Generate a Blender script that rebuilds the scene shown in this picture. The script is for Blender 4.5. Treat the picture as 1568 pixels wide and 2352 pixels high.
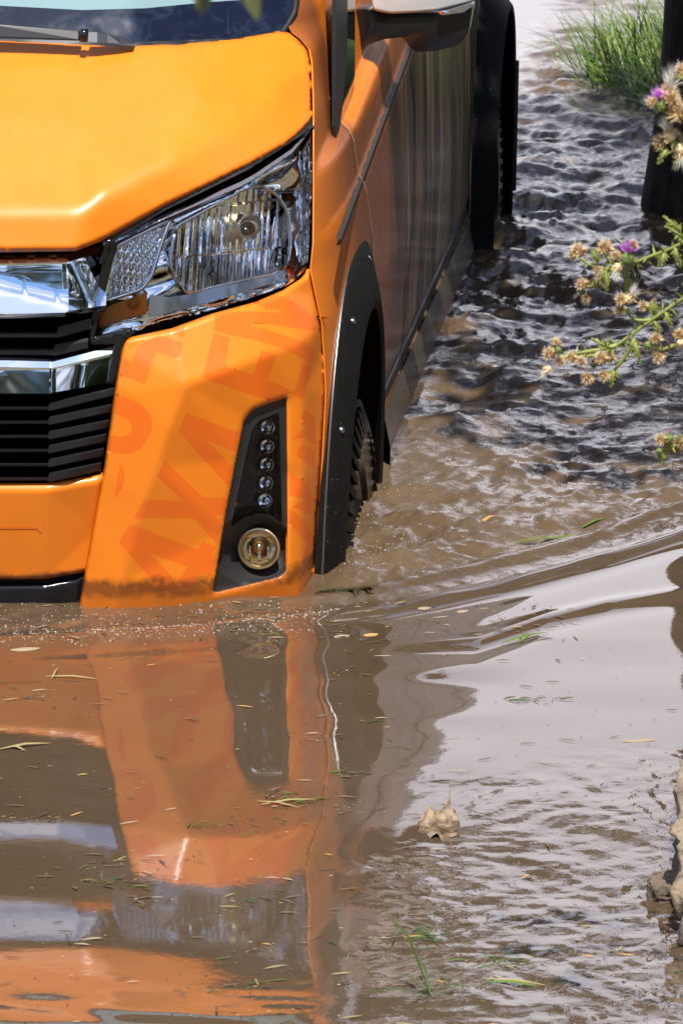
import bpy, bmesh, math, random
import numpy as np
from mathutils import Vector, Matrix
from mathutils.geometry import delaunay_2d_cdt
random.seed(7); RNG = np.random.default_rng(7)
R = math.radians
scene = bpy.context.scene
for o in list(bpy.data.objects): bpy.data.objects.remove(o)

# ------------------------------------------------------------------ camera
CAM = np.array([2.0, -9.33, 2.59]); PITCH = R(14.1); YAW = R(6.1); F = 9800.0   # F in 1/1568ths of the frame width
cd = bpy.data.cameras.new("camera"); cam = bpy.data.objects.new("camera", cd)
scene.collection.objects.link(cam); scene.camera = cam
cam.location = CAM; cam.rotation_euler = (R(90) - PITCH, 0, YAW)
cd.sensor_fit = 'VERTICAL'; cd.sensor_height = 36.0; cd.lens = F / 2352 * 36
cd.clip_start = 0.2; cd.clip_end = 2000
cd.dof.use_dof = True; cd.dof.focus_distance = 9.95; cd.dof.aperture_fstop = 18.0

# ------------------------------------------------------------------ sky and sun
SUN = Vector((0.10, -0.50, 1.0)).normalized()
world = bpy.data.worlds.new("World"); scene.world = world; world.use_nodes = True
nt = world.node_tree; nt.nodes.clear()
def wn(t, **k):
    n = nt.nodes.new(t)
    for a, b in k.items(): setattr(n, a, b)
    return n
sky = wn('ShaderNodeTexSky', sky_type='NISHITA', sun_disc=False)
sky.sun_elevation = math.asin(SUN.z); sky.sun_rotation = math.atan2(SUN.x, SUN.y)
tc = wn('ShaderNodeTexCoord'); mp = wn('ShaderNodeMapping'); mp.inputs['Scale'].default_value = (1.2, 1.2, 4.0)
no = wn('ShaderNodeTexNoise'); no.inputs['Scale'].default_value = 2.1; no.inputs['Detail'].default_value = 7; no.inputs['Distortion'].default_value = .5
cr = wn('ShaderNodeValToRGB'); cr.color_ramp.elements[0].position = .47; cr.color_ramp.elements[1].position = .74
mx = wn('ShaderNodeMix', data_type='RGBA'); mx.inputs[7].default_value = (13.5, 13.0, 14.0, 1)
bg = wn('ShaderNodeBackground'); bg.inputs['Strength'].default_value = 0.088
out = wn('ShaderNodeOutputWorld')
nt.links.new(tc.outputs['Generated'], mp.inputs[0]); nt.links.new(mp.outputs[0], no.inputs['Vector'])
sx = wn('ShaderNodeSeparateXYZ'); nt.links.new(tc.outputs['Generated'], sx.inputs[0])
hm = wn('ShaderNodeMapRange'); hm.inputs[1].default_value = .06; hm.inputs[2].default_value = .42; hm.inputs[3].default_value = .85; hm.inputs[4].default_value = 0; sy = wn('ShaderNodeMath', operation='MULTIPLY_ADD'); sy.inputs[1].default_value = -.22; nt.links.new(sx.outputs[1], sy.inputs[0]); nt.links.new(sx.outputs[2], sy.inputs[2]); nt.links.new(sy.outputs[0], hm.inputs[0])
mm = wn('ShaderNodeMath', operation='MAXIMUM'); nt.links.new(no.outputs['Fac'], cr.inputs[0]); nt.links.new(cr.outputs[0], mm.inputs[0]); nt.links.new(hm.outputs[0], mm.inputs[1]); nt.links.new(mm.outputs[0], mx.inputs[0])
tn = wn('ShaderNodeMix', data_type='RGBA', blend_type='MULTIPLY'); tn.inputs[0].default_value = 1.0; tn.inputs[7].default_value = (.62, .84, 1.12, 1); nt.links.new(sky.outputs[0], tn.inputs[6]); nt.links.new(tn.outputs[2], mx.inputs[6]); nt.links.new(mx.outputs[2], bg.inputs[0]); nt.links.new(bg.outputs[0], out.inputs[0])
sd = bpy.data.lights.new("sun", 'SUN'); sd.energy = 4.6; sd.angle = R(0.53); sd.color = (1.0, .95, .87)
so = bpy.data.objects.new("sun", sd); scene.collection.objects.link(so)
so.rotation_euler = SUN.to_track_quat('Z', 'Y').to_euler()
scene.view_settings.view_transform = 'Standard'; scene.view_settings.look = 'None'
scene.view_settings.exposure = 0.52; scene.view_settings.gamma = 1.0
scene.cycles.max_bounces = 10; scene.cycles.glossy_bounces = 6; scene.cycles.transparent_max_bounces = 12
scene.cycles.use_denoising = True; scene.cycles.sample_clamp_indirect = 6.0
scene.cycles.caustics_reflective = False; scene.cycles.caustics_refractive = False

# ------------------------------------------------------------------ rays: a point of the survey photo to a point of the place
fw = np.array([-math.sin(YAW) * math.cos(PITCH), math.cos(YAW) * math.cos(PITCH), -math.sin(PITCH)])
rt = np.array([math.cos(YAW), math.sin(YAW), 0.0]); up = np.cross(rt, fw)
def ray(v): return fw + (v[0] - 784) / F * rt - (v[1] - 1176) / F * up
def PY(vx, vy, y): d = ray((vx, vy)); return CAM + d * ((y - CAM[1]) / d[1])
def PX(vx, vy, x): d = ray((vx, vy)); return CAM + d * ((x - CAM[0]) / d[0])
def PZ(vx, vy, z=0.0): d = ray((vx, vy)); return CAM + d * ((z - CAM[2]) / d[2])
def PYs(V, Y):
    V = np.asarray(V, float); Y = np.asarray(Y, float)
    d = fw[None] + ((V[:, 0] - 784) / F)[:, None] * rt - ((V[:, 1] - 1176) / F)[:, None] * up
    return CAM + d * ((Y - CAM[1]) / d[:, 1])[:, None]
def cx(vy, y):                       # where the van's centre plane x = 0 lies
    a, b = -900.0, 700.0
    for _ in range(50):
        m = (a + b) / 2
        if PY(m, vy, y)[0] < 0: a = m
        else: b = m
    return a

# ------------------------------------------------------------------ materials
def mat(name, col=(.5, .5, .5), rough=.5, metal=0.0, spec=.5, coat=0.0, coat_rough=.05, ior=1.5):
    m = bpy.data.materials.new(name); m.use_nodes = True
    b = m.node_tree.nodes['Principled BSDF']
    b.inputs['Base Color'].default_value = (*col, 1); b.inputs['Roughness'].default_value = rough
    b.inputs['Metallic'].default_value = metal; b.inputs['Specular IOR Level'].default_value = spec
    b.inputs['Coat Weight'].default_value = coat; b.inputs['Coat Roughness'].default_value = coat_rough
    b.inputs['IOR'].default_value = ior
    return m
class NB:
    def __init__(s, m): s.nt = m.node_tree; s.b = s.nt.nodes['Principled BSDF']; s.out = [n for n in s.nt.nodes if n.type == 'OUTPUT_MATERIAL'][0]
    def n(s, t, **k):
        n = s.nt.nodes.new(t)
        for a, v in k.items(): setattr(n, a, v)
        return n
    def l(s, a, b): s.nt.links.new(a, b)
    def pos(s): return s.n('ShaderNodeNewGeometry').outputs['Position']
    def noise(s, scale, detail=4, rough=.55, vec=None, dist=0.0):
        n = s.n('ShaderNodeTexNoise'); n.inputs['Scale'].default_value = scale; n.inputs['Detail'].default_value = detail
        n.inputs['Roughness'].default_value = rough; n.inputs['Distortion'].default_value = dist
        s.l(vec if vec is not None else s.pos(), n.inputs['Vector']); return n.outputs['Fac']
    def maprange(s, x, a, b, c=0.0, d=1.0):
        n = s.n('ShaderNodeMapRange'); n.inputs[1].default_value = a; n.inputs[2].default_value = b
        n.inputs[3].default_value = c; n.inputs[4].default_value = d; s.l(x, n.inputs[0]); return n.outputs[0]
    def math(s, op, a, b):
        n = s.n('ShaderNodeMath', operation=op)
        for i, x in enumerate((a, b)):
            if isinstance(x, (int, float)): n.inputs[i].default_value = x
            else: s.l(x, n.inputs[i])
        return n.outputs[0]
    def mix(s, f, a, b):
        n = s.n('ShaderNodeMix', data_type='RGBA')
        if isinstance(f, (int, float)): n.inputs[0].default_value = f
        else: s.l(f, n.inputs[0])
        for i, x in ((6, a), (7, b)):
            if isinstance(x, tuple): n.inputs[i].default_value = (*x, 1)
            else: s.l(x, n.inputs[i])
        return n.outputs[2]
    def xyz(s):
        n = s.n('ShaderNodeSeparateXYZ'); s.l(s.pos(), n.inputs[0]); return n.outputs
    def bump(s, h, strength=.3, dist=.01):
        n = s.n('ShaderNodeBump'); n.inputs['Strength'].default_value = strength; n.inputs['Distance'].default_value = dist
        s.l(h, n.inputs['Height']); s.l(n.outputs[0], s.b.inputs['Normal']); return n.outputs[0]
def wrap(name, col, fade=False):
    m = mat(name, col, .38, 0, .45, .12 if fade else .12, .12 if fade else .2); k = NB(m)
    x, y, z = k.xyz()
    c = k.mix(k.maprange(k.noise(9, 3), .35, .75), col, tuple(v * .93 for v in col))
    if fade:                                           # wrap greys towards the tail; brown flank shade is painted over the orange
        y = k.math('SUBTRACT', y, k.math('MULTIPLY', k.maprange(z, .91, .99, 0, 1.15), k.maprange(y, .93, 1.06)))  # keeps the sunlit shoulder orange, clear of the painted shade
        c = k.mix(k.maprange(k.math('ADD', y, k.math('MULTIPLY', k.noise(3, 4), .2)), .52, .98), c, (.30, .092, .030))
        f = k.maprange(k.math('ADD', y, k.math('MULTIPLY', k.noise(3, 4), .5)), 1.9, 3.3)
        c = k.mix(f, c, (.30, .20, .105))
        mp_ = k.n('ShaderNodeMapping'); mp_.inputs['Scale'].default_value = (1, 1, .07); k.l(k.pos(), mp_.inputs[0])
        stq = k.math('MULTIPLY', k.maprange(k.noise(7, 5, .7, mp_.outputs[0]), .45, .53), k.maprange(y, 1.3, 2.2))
        c = k.mix(stq, c, (.03, .028, .018))  # dark upright streaks painted in for branch shadows and reflections
    # small fly spots and the tide line of dried mud above the water
    vo = k.n('ShaderNodeTexVoronoi'); vo.inputs['Scale'].default_value = 8.0; k.l(k.pos(), vo.inputs['Vector'])
    sp = k.maprange(vo.outputs['Distance'], .015, .05, .55, 0)
    c = k.mix(sp, c, (.35, .12, .02))
    zz = k.math('ADD', z, k.math('MULTIPLY', k.noise(14, 6, .65), .06))
    band = k.math('MULTIPLY', k.maprange(zz, .018, .036, 0, 1), k.maprange(zz, .078, .058, 0, .8))
    nm = k.maprange(k.noise(45, 7, .75), .30, .50, .1, .95)
    c = k.mix(k.math('MULTIPLY', band, nm), c, (.042, .017, .005))
    low = k.maprange(zz, .07, .045, 0, .45)
    c = k.mix(low, c, (.30, .075, .008))
    k.l(c, k.b.inputs['Base Color'])
    rr = k.maprange(k.noise(25, 5), .3, .7, .34, .44); k.l(rr, k.b.inputs['Roughness'])
    k.bump(k.noise(420, 2), .04, .001)
    return m
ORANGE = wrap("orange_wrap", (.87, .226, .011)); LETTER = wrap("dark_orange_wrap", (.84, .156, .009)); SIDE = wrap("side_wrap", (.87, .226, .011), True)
CHROME = mat("chrome", (.94, .945, .95), .03, 1.0)
CHROME_SAT = mat("satin_chrome", (.62, .63, .64), .22, 1.0)
BLACK = mat("black_plastic", (.012, .012, .013), .38)
def grain(m, s=300, st=.15):
    k = NB(m); k.bump(k.noise(s, 3), st, .002); return m
MATT = grain(mat("matt_black_plastic", (.018, .018, .018), .5))
GLOSSB = mat("gloss_black", (.008, .008, .009), .12)
VOID = mat("dark_void", (.003, .003, .003), .9, spec=.05)
RUBBER = mat("rubber_seal", (.012, .012, .012), .55)
def dusty(name, base, dust, amt):
    m = mat(name, base, .6, spec=.12); k = NB(m)
    c = k.mix(k.math('MULTIPLY', k.maprange(k.noise(35, 6, .7), .45, .75), amt), base, dust)
    vo = k.n('ShaderNodeTexVoronoi'); vo.inputs['Scale'].default_value = 45; k.l(k.pos(), vo.inputs['Vector'])
    c = k.mix(k.maprange(vo.outputs['Distance'], .04, .1, .8, 0), c, (.22, .19, .15))
    k.l(c, k.b.inputs['Base Color']); k.bump(k.noise(350, 3), .15, .002); return m
FLARE = dusty("flare_plastic", (.008, .008, .008), (.035, .03, .025), .25)
TYRE = dusty("wet_muddy_rubber", (.006, .005, .004), (.05, .034, .02), .8); TYRE.node_tree.nodes['Principled BSDF'].inputs['Roughness'].default_value = .2
GLASSNAVY = mat("frit_glass", (.008, .012, .026), .08, 0, .6)
def dirtyglass(m):
    k = NB(m); n = k.maprange(k.noise(9, 6, .7, dist=1.8), .5, .72, 0, .5)
    k.l(k.mix(n, (.008, .012, .028), (.05, .065, .10)), k.b.inputs['Base Color'])
    k.l(k.maprange(k.noise(14, 5), .3, .7, .06, .2), k.b.inputs['Roughness']); return m
dirtyglass(GLASSNAVY)
GLASSPALE = mat("tinted_glass", (.20, .30, .32), .08, 0, .6)
GLASSDARK = mat("dark_glass", (.008, .010, .012), .04, 0, .6)
PALE = mat("grey_paint", (.60, .63, .63), .3, 0, .5, .4)
AMBER = mat("amber_lens", (.85, .24, .012), .3, 0, .3, .1)
GOLD = mat("warm_chrome", (.98, .78, .46), .14, 1.0)
BRASS = mat("brushed_brass", (1.0, .80, .48), .33, 1.0)
STEEL = mat("bolt_steel", (.34, .34, .34), .35, 1.0)
def clearlens():
    m = bpy.data.materials.new("clear_lens"); m.use_nodes = True; t = m.node_tree; t.nodes.clear()
    o = t.nodes.new('ShaderNodeOutputMaterial'); ms = t.nodes.new('ShaderNodeMixShader'); tr = t.nodes.new('ShaderNodeBsdfTransparent')
    tr.inputs[0].default_value = (.97, .98, .98, 1)
    gl = t.nodes.new('ShaderNodeBsdfGlossy'); gl.inputs['Roughness'].default_value = .02
    fr = t.nodes.new('ShaderNodeFresnel'); fr.inputs[0].default_value = 1.45
    t.links.new(fr.outputs[0], ms.inputs[0]); t.links.new(tr.outputs[0], ms.inputs[1]); t.links.new(gl.outputs[0], ms.inputs[2]); t.links.new(ms.outputs[0], o.inputs[0])
    return m
CLEAR = clearlens()

# ------------------------------------------------------------------ objects
ORG = {}
def mk(name, V, Fc, m, parent=None, smooth=True, mi=None, label=None):
    V = np.asarray(V, float)
    if parent is not None: V = V - ORG[parent.name]
    me = bpy.data.meshes.new(name); me.from_pydata([tuple(p) for p in V], [], [tuple(f) for f in Fc])
    for x in (m if isinstance(m, (list, tuple)) else [m]): me.materials.append(x)
    if mi is not None: me.polygons.foreach_set('material_index', np.asarray(mi, np.int32))
    if smooth: me.polygons.foreach_set('use_smooth', np.ones(len(me.polygons), bool))
    me.update()
    o = bpy.data.objects.new(name, me); scene.collection.objects.link(o)
    if parent is not None: o.parent = parent
    ORG[o.name] = ORG[parent.name] if parent is not None else np.zeros(3)
    if label: o['label'] = label
    return o
def empty(name, loc, label, cat, group=None):
    o = bpy.data.objects.new(name, None); scene.collection.objects.link(o); o.location = loc; o.empty_display_size = .2
    ORG[o.name] = np.array(loc, float); o['label'] = label; o['category'] = cat
    if group: o['group'] = group
    return o
def tag(o, label, cat, group=None):
    o['label'] = label; o['category'] = cat
    if group: o['group'] = group
    return o
def struct(o, kind='structure'): o['kind'] = kind; return o
def solid(o, t, off=-1, bev=0.0):
    s = o.modifiers.new("thickness", 'SOLIDIFY'); s.thickness = t; s.offset = off
    if bev: b = o.modifiers.new("bevel", 'BEVEL'); b.width = bev; b.segments = 3; b.limit_method = 'ANGLE'; b.angle_limit = R(40)
    return o
def bevel(o, w, seg=3, ang=35):
    b = o.modifiers.new("bevel", 'BEVEL'); b.width = w; b.segments = seg; b.limit_method = 'ANGLE'; b.angle_limit = R(ang); return o

class Field:
    """depth y as a piecewise linear function over the survey photo, creases rounded over RAD"""
    def __init__(s, pts, edges=(), rad=8, off=0.0):
        s.P = np.array([p[:2] for p in pts], float); Y = np.array([p[2] for p in pts], float)
        r = delaunay_2d_cdt([Vector(p) for p in s.P], list(edges), [], 0, 1e-4)
        vs = np.array([tuple(v) for v in r[0]]); tri = [f for f in r[2]]
        orig = r[3]; s.Y = np.array([Y[o[0]] if o else np.nan for o in orig])
        if np.isnan(s.Y).any():
            for i in np.where(np.isnan(s.Y))[0]:
                d = np.hypot(*(s.P - vs[i]).T) + 1e-6; s.Y[i] = (Y / d**3).sum() / (1 / d**3).sum()
        s.V = vs; s.T = np.array(tri); s.rad = rad; s.off = off
    def raw(s, Q):
        best = np.full(len(Q), -1e9); y = np.zeros(len(Q))
        for t in s.T:
            a, b, c = s.V[t]; ya, yb, yc = s.Y[t]
            den = (b[1] - c[1]) * (a[0] - c[0]) + (c[0] - b[0]) * (a[1] - c[1])
            if abs(den) < 1e-9: continue
            w0 = ((b[1] - c[1]) * (Q[:, 0] - c[0]) + (c[0] - b[0]) * (Q[:, 1] - c[1])) / den
            w1 = ((c[1] - a[1]) * (Q[:, 0] - c[0]) + (a[0] - c[0]) * (Q[:, 1] - c[1])) / den
            w2 = 1 - w0 - w1; h = np.sqrt(abs(den)); q = np.minimum(np.minimum(w0, w1), w2) * h
            k = q > best; best[k] = q[k]; y[k] = (w0 * ya + w1 * yb + w2 * yc)[k]
        return y
    def __call__(s, Q):
        Q = np.asarray(Q, float)
        if s.rad <= 0: return s.raw(Q) + s.off
        acc = s.raw(Q) * 1.0; n = 1.0
        for rr, k, w in ((.5, 8, 1.0), (1.0, 12, .7)):
            for i in range(k):
                a = 2 * math.pi * i / k; acc += w * s.raw(Q + s.rad * rr * np.array([math.cos(a), math.sin(a)])); n += w
        return acc / n + s.off
class Off:
    def __init__(s, f, off): s.f = f; s.o = off
    def __call__(s, Q): return s.f(Q) + s.o
def dens(poly, step, closed=True):
    o = []; n = len(poly)
    for i in range(n if closed else n - 1):
        a = np.array(poly[i], float); b = np.array(poly[(i + 1) % n], float); k = max(1, int(np.hypot(*(b - a)) / step))
        for j in range(k): o.append(a + (b - a) * j / k)
    if not closed: o.append(np.array(poly[-1], float))
    return np.array(o)
def inside(Q, poly):
    Q = np.asarray(Q); p = np.asarray(poly, float); r = np.zeros(len(Q), bool); j = len(p) - 1
    for i in range(len(p)):
        c = ((p[i, 1] > Q[:, 1]) != (p[j, 1] > Q[:, 1])) & (Q[:, 0] < (p[j, 0] - p[i, 0]) * (Q[:, 1] - p[i, 1]) / (p[j, 1] - p[i, 1] + 1e-12) + p[i, 0])
        r ^= c; j = i
    return r
def edist(Q, poly, skip=()):
    d = np.full(len(Q), 1e9); n = len(poly)
    for i in range(n):
        if i in skip: continue
        a = np.array(poly[i], float); b = np.array(poly[(i + 1) % n], float); ab = b - a
        t = np.clip(((Q - a) @ ab) / (ab @ ab + 1e-9), 0, 1); d = np.minimum(d, np.hypot(*(Q - a - t[:, None] * ab).T))
    return d
def roundpoly(poly, r, seg=5, only=None):
    o = []; n = len(poly)
    for i in range(n):
        p = np.array(poly[i], float)
        if only is not None and i not in only: o.append(p); continue
        a = np.array(poly[i - 1], float) - p; b = np.array(poly[(i + 1) % n], float) - p
        la, lb = np.hypot(*a), np.hypot(*b); k = min(r, la * .45, lb * .45)
        A, B = p + a / la * k, p + b / lb * k
        for j in range(seg + 1):
            t = j / seg; o.append((1 - t)**2 * A + 2 * t * (1 - t) * p + t * t * B)
    return [tuple(x) for x in o]
def patch(name, poly, field, m, parent=None, step=6, roll=None, decals=(), holes=(), mirror=False, skip=(), label=None, disp=None):
    """a curved panel: outline traced once, filled with a fine mesh that follows FIELD"""
    out = dens(poly, step); n = len(out)
    pts = [tuple(p) for p in out]; ed = [(i, (i + 1) % n) for i in range(n)]
    loops = [(h, True) for h in holes] + [(d, False) for g in decals for d in g]
    for h, _ in loops:
        hh = dens(h, step); b = len(pts); pts += [tuple(p) for p in hh]; ed += [(b + i, b + (i + 1) % len(hh)) for i in range(len(hh))]
    lo, hi = out.min(0), out.max(0)
    gx, gy = np.meshgrid(np.arange(lo[0] + step / 2, hi[0], step), np.arange(lo[1] + step / 2, hi[1], step)); gx[1::2] += step / 2
    G = np.c_[gx.ravel(), gy.ravel()]; G = G[inside(G, out)]; G = G[edist(G, [tuple(p) for p in out]) > step * .5]
    pts += [tuple(p) for p in G]
    r = delaunay_2d_cdt([Vector(p) for p in pts], ed, [], 0, 1e-3)
    Q = np.array([tuple(v) for v in r[0]]); T = np.array([f for f in r[2] if len(f) == 3])
    C = Q[T].mean(1); keep = inside(C, out)
    for h in holes: keep &= ~inside(C, h)
    T = T[keep]; C = C[keep]
    mi = np.zeros(len(T), int)
    for g in decals:
        q = inside(C, g[0])
        for h in g[1:]: q &= ~inside(C, h)
        mi[q] = 1
    used = np.unique(T); re = -np.ones(len(Q), int); re[used] = np.arange(len(used)); Q = Q[used]; T = re[T]
    Y = field(Q)
    if roll:
        d = edist(Q, poly, skip); a, rr = roll; Y = Y + a * np.clip(1 - d / rr, 0, 1)**2.2
        for h in holes: d = edist(Q, h); Y = Y + .35 * a * np.clip(1 - d / rr, 0, 1)**2
    if disp is not None: Y = Y + disp(Q)
    V = PYs(Q, Y)
    a = V[T[:, 0]]; nrm = np.cross(V[T[:, 1]] - a, V[T[:, 2]] - a); flip = nrm[:, 1] > 0; T[flip] = T[flip][:, ::-1]
    if mirror:
        V[np.abs(V[:, 0]) < .012, 0] = 0; V[edist(Q, [poly[-1], poly[0]]) < .8, 0] = 0
        W = V * np.array([-1, 1, 1]); T = np.r_[T, T[:, ::-1] + len(V)]; V = np.r_[V, W]; mi = np.r_[mi, mi]
    o = mk(name, V, T, m, parent, True, mi, label)
    if mirror:
        bm = bmesh.new(); bm.from_mesh(o.data); bmesh.ops.remove_doubles(bm, verts=bm.verts, dist=1e-4); bm.to_mesh(o.data); bm.free()
    return o
def mirrored(o, parent, suffix_children=True):
    """the same part on the other side of the van"""
    me = o.data.copy(); c = o.copy(); c.data = me; scene.collection.objects.link(c); c.parent = parent
    org = ORG[o.parent.name] if o.parent else np.zeros(3)
    for v in me.vertices: v.co.x = -(v.co.x + org[0]) - org[0]
    me.flip_normals(); ORG[c.name] = ORG[parent.name]
    for k in [x for x in bpy.data.objects if x.parent == o]: mirrored(k, c)
    return c
def strip(P, Q, name, m, parent, smooth=True):
    n = len(P); V = list(P) + list(Q); return mk(name, V, [(i, i + 1, n + i + 1, n + i) for i in range(n - 1)], m, parent, smooth)
class MB:
    def __init__(s): s.v = []; s.f = []; s.m = []
    def add(s, V, Fc, mi=0):
        b = len(s.v); s.v += [tuple(p) for p in V]; s.f += [tuple(i + b for i in f) for f in Fc]; s.m += [mi] * len(Fc); return s
    def tube(s, pts, rad, seg=8, mi=0, cap=True):
        pts = [np.array(p, float) for p in pts]; n = len(pts); rad = rad if hasattr(rad, '__len__') else [rad] * n; rings = []; u = None
        for i in range(n):
            t = pts[min(i + 1, n - 1)] - pts[max(i - 1, 0)]; t = t / (np.linalg.norm(t) + 1e-12)
            if u is None: u = np.cross(t, [0, 0, 1.0] if abs(t[2]) < .9 else [1.0, 0, 0])
            u = u - t * (u @ t); u /= np.linalg.norm(u) + 1e-12; w = np.cross(t, u)
            rings.append([pts[i] + rad[i] * (math.cos(a) * u + math.sin(a) * w) for a in np.linspace(0, 2 * math.pi, seg, False)])
        V = [p for r in rings for p in r]; Fc = [(i * seg + j, i * seg + (j + 1) % seg, (i + 1) * seg + (j + 1) % seg, (i + 1) * seg + j) for i in range(n - 1) for j in range(seg)]
        if cap: Fc += [tuple(range(seg))[::-1], tuple((n - 1) * seg + j for j in range(seg))]
        return s.add(V, Fc, mi)
    def box(s, c, d, mi=0):
        x, y, z = c; a, b, e = d[0] / 2, d[1] / 2, d[2] / 2
        V = [(x + i * a, y + j * b, z + k * e) for i in (-1, 1) for j in (-1, 1) for k in (-1, 1)]
        return s.add(V, [(0, 1, 3, 2), (4, 6, 7, 5), (0, 4, 5, 1), (2, 3, 7, 6), (0, 2, 6, 4), (1, 5, 7, 3)], mi)
    def lathe(s, c, axis, prof, seg=24, mi=0):
        axis = np.array(axis, float); axis /= np.linalg.norm(axis); u = np.cross(axis, [0, 0, 1.0] if abs(axis[2]) < .9 else [1.0, 0, 0]); u /= np.linalg.norm(u); w = np.cross(axis, u); c = np.array(c, float)
        V = [c + axis * h + r * (math.cos(a) * u + math.sin(a) * w) for r, h in prof for a in np.linspace(0, 2 * math.pi, seg, False)]
        n = len(prof); return s.add(V, [(i * seg + j, i * seg + (j + 1) % seg, (i + 1) * seg + (j + 1) % seg, (i + 1) * seg + j) for i in range(n - 1) for j in range(seg)], mi)
    def build(s, name, m, parent=None, smooth=True, label=None): return mk(name, s.v, s.f, m, parent, smooth, s.m, label)
def extr(name, poly3, depth, m, parent, bev=.006, smooth=True):
    """a closed outline (3-D, roughly facing -y) given thickness DEPTH towards +y"""
    P = np.array(poly3, float); n = len(P); V = np.r_[P, P + np.array([0, depth, 0])]
    Fc = [tuple(range(n))[::-1], tuple(range(n, 2 * n))] + [(i, (i + 1) % n, n + (i + 1) % n, n + i) for i in range(n)]
    o = mk(name, V, Fc, m, parent, smooth)
    bm = bmesh.new(); bm.from_mesh(o.data); bmesh.ops.recalc_face_normals(bm, faces=bm.faces); bm.to_mesh(o.data); bm.free()
    if bev: bevel(o, bev, 3, 30)
    return o
# readings taken from enlarged crops of the survey photo
def cv(ox, oy, k): return lambda *p: [(ox + x * k, oy + y * k) for x, y in p]
c1 = cv(0, 0, .4760); c2 = cv(631.6, 0, .36617); c3 = cv(0, 516.7, .37845); c4 = cv(218.2, 258.4, .33687); c5 = cv(229.7, 660.3, .32955)
c6 = cv(660.3, 488, .37856); c7 = cv(1119.6, 0, .28598); c8 = cv(1148.3, 488, .26767)
L1 = cv(229.66, 689, .2197); L2 = cv(459.3, 602.9, .18308); L3 = cv(229.66, 1004.8, .2197); L4 = cv(602.9, 889.9, .20742)

# ================================================================== THE VAN
van = empty('van', (0, 2.9, -.55), 'orange van with shade-toned grey-brown flank wading through muddy flood water', 'van')
# ---- bonnet
bon = [(cx(583, .03), 583, .03), (174, 577, .045), (247, 549, .095), (262, 540, .10), (381, 474, .18), (476, 428, .25), (571, 381, .335), (657, 333, .44), (700, 295, .52), (717, 267, .58),
       (716, 214, .65), (713, 143, .72), (707, 114, .75), (685, 90, .775), (654, 69, .78), (524, 88, .67), (428, 97, .61), (305, 99, .56), (150, 97, .54), (0, 91, .53), (cx(88, .53), 88, .53)]
bint = [(cx(490, .06), 490, .06), (188, 487, .07), (228, 452, .095), (381, 376, .215), (524, 305, .355), (619, 238, .49), (706, 150, .70), (cx(290, .27), 290, .265), (200, 290, .285), (450, 210, .43), (60, 250, .315)]
nb = len(bon)
BF = Field(bon + bint, [(nb, nb + 1), (nb + 1, nb + 2), (nb + 2, nb + 3), (nb + 3, nb + 4), (nb + 4, nb + 5), (nb + 5, nb + 6), (1, nb + 1)], 26)
o = patch('bonnet', [p[:2] for p in bon], BF, ORANGE, van, 7, (.016, 12), mirror=True, skip=(nb - 1,)); solid(o, .012)
# dark shut line under the bonnet edge
o = patch('bonnet_seal', [(236, 548), (247, 541), (381, 467), (571, 374), (657, 327), (700, 290), (718, 262), (722, 290), (700, 306), (571, 389), (381, 482), (268, 549), (238, 566)], Off(BF, .014), RUBBER, van, 9)
mirrored(o, van)

# ---- bumper corner piece
bc = {}
bl = [('T0', 292, 775, .070), ('T0b', 280, 804, .07), ('T1', 394, 752, .092), ('T2', 487, 718, .146), ('T3', 588, 692, .23), ('T4', 656, 660, .30), ('T5', 711, 619, .41),
      ('S1', 724, 680, .42), ('S2', 737, 740, .43), ('S3', 742, 810, .43), ('S4', 747, 900, .43), ('S5', 737, 1056, .41), ('S6', 731, 1150, .405), ('S7', 723, 1302, .40), ('S8', 719, 1351, .40), ('S9', 712, 1450, .40),
      ('K0', 427, 884, .046), ('E1', 388, 983, .042), ('E2', 361, 1070, .046), ('E3', 329, 1155, .05), ('E4', 279, 1336, .062), ('E5', 255, 1450, .075),
      ('D1', 526, 848, .105), ('D2', 609, 818, .17), ('D3', 691, 789, .275), ('D4', 726, 760, .36),
      ('c1', 695, 900, .285), ('c2', 697, 1100, .28), ('c3', 694, 1340, .275), ('c3b', 690, 1450, .28), ('c4', 600, 980, .18), ('c5', 545, 1056, .145), ('c6', 660, 1190, .23), ('c7', 655, 1310, .225), ('c8', 493, 1360, .14), ('c9', 513, 1220, .14), ('c10', 470, 1450, .155),
      ('W1', 265, 884, .055), ('W2', 238, 1077, .06), ('W3', 212, 1217, .07), ('W4', 189, 1349, .08), ('W5', 176, 1450, .09), ('W6', 300, 900, .050)]
ix = {b[0]: i for i, b in enumerate(bl)}
def E(*n): return [(ix[n[i]], ix[n[i + 1]]) for i in range(len(n) - 1)]
UF = Field([b[1:] for b in bl], E('K0', 'E1', 'E2', 'E3', 'E4', 'E5') + E('K0', 'D1', 'D2', 'D3', 'D4', 'S2') + E('D4', 'c1', 'c2', 'c3', 'c3b'), 11)
bout = roundpoly([(292, 776), (394, 754), (487, 720), (588, 693), (650, 666), (690, 640), (711, 618), (724, 680), (737, 740), (742, 810), (746, 900), (736, 1056), (730, 1150), (722.5, 1302), (718, 1352), (700, 1450), (170, 1450), (189, 1349), (212, 1217), (236, 1088), (238, 1077), (265, 884), (278, 806)], 14, 4, (0, 22))
fog_out = roundpoly([(658, 912), (660, 1187), (659, 1310), (643, 1325), (490, 1362), (512, 1220), (543, 1056), (561, 965), (582, 940)], 9, 4)
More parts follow.
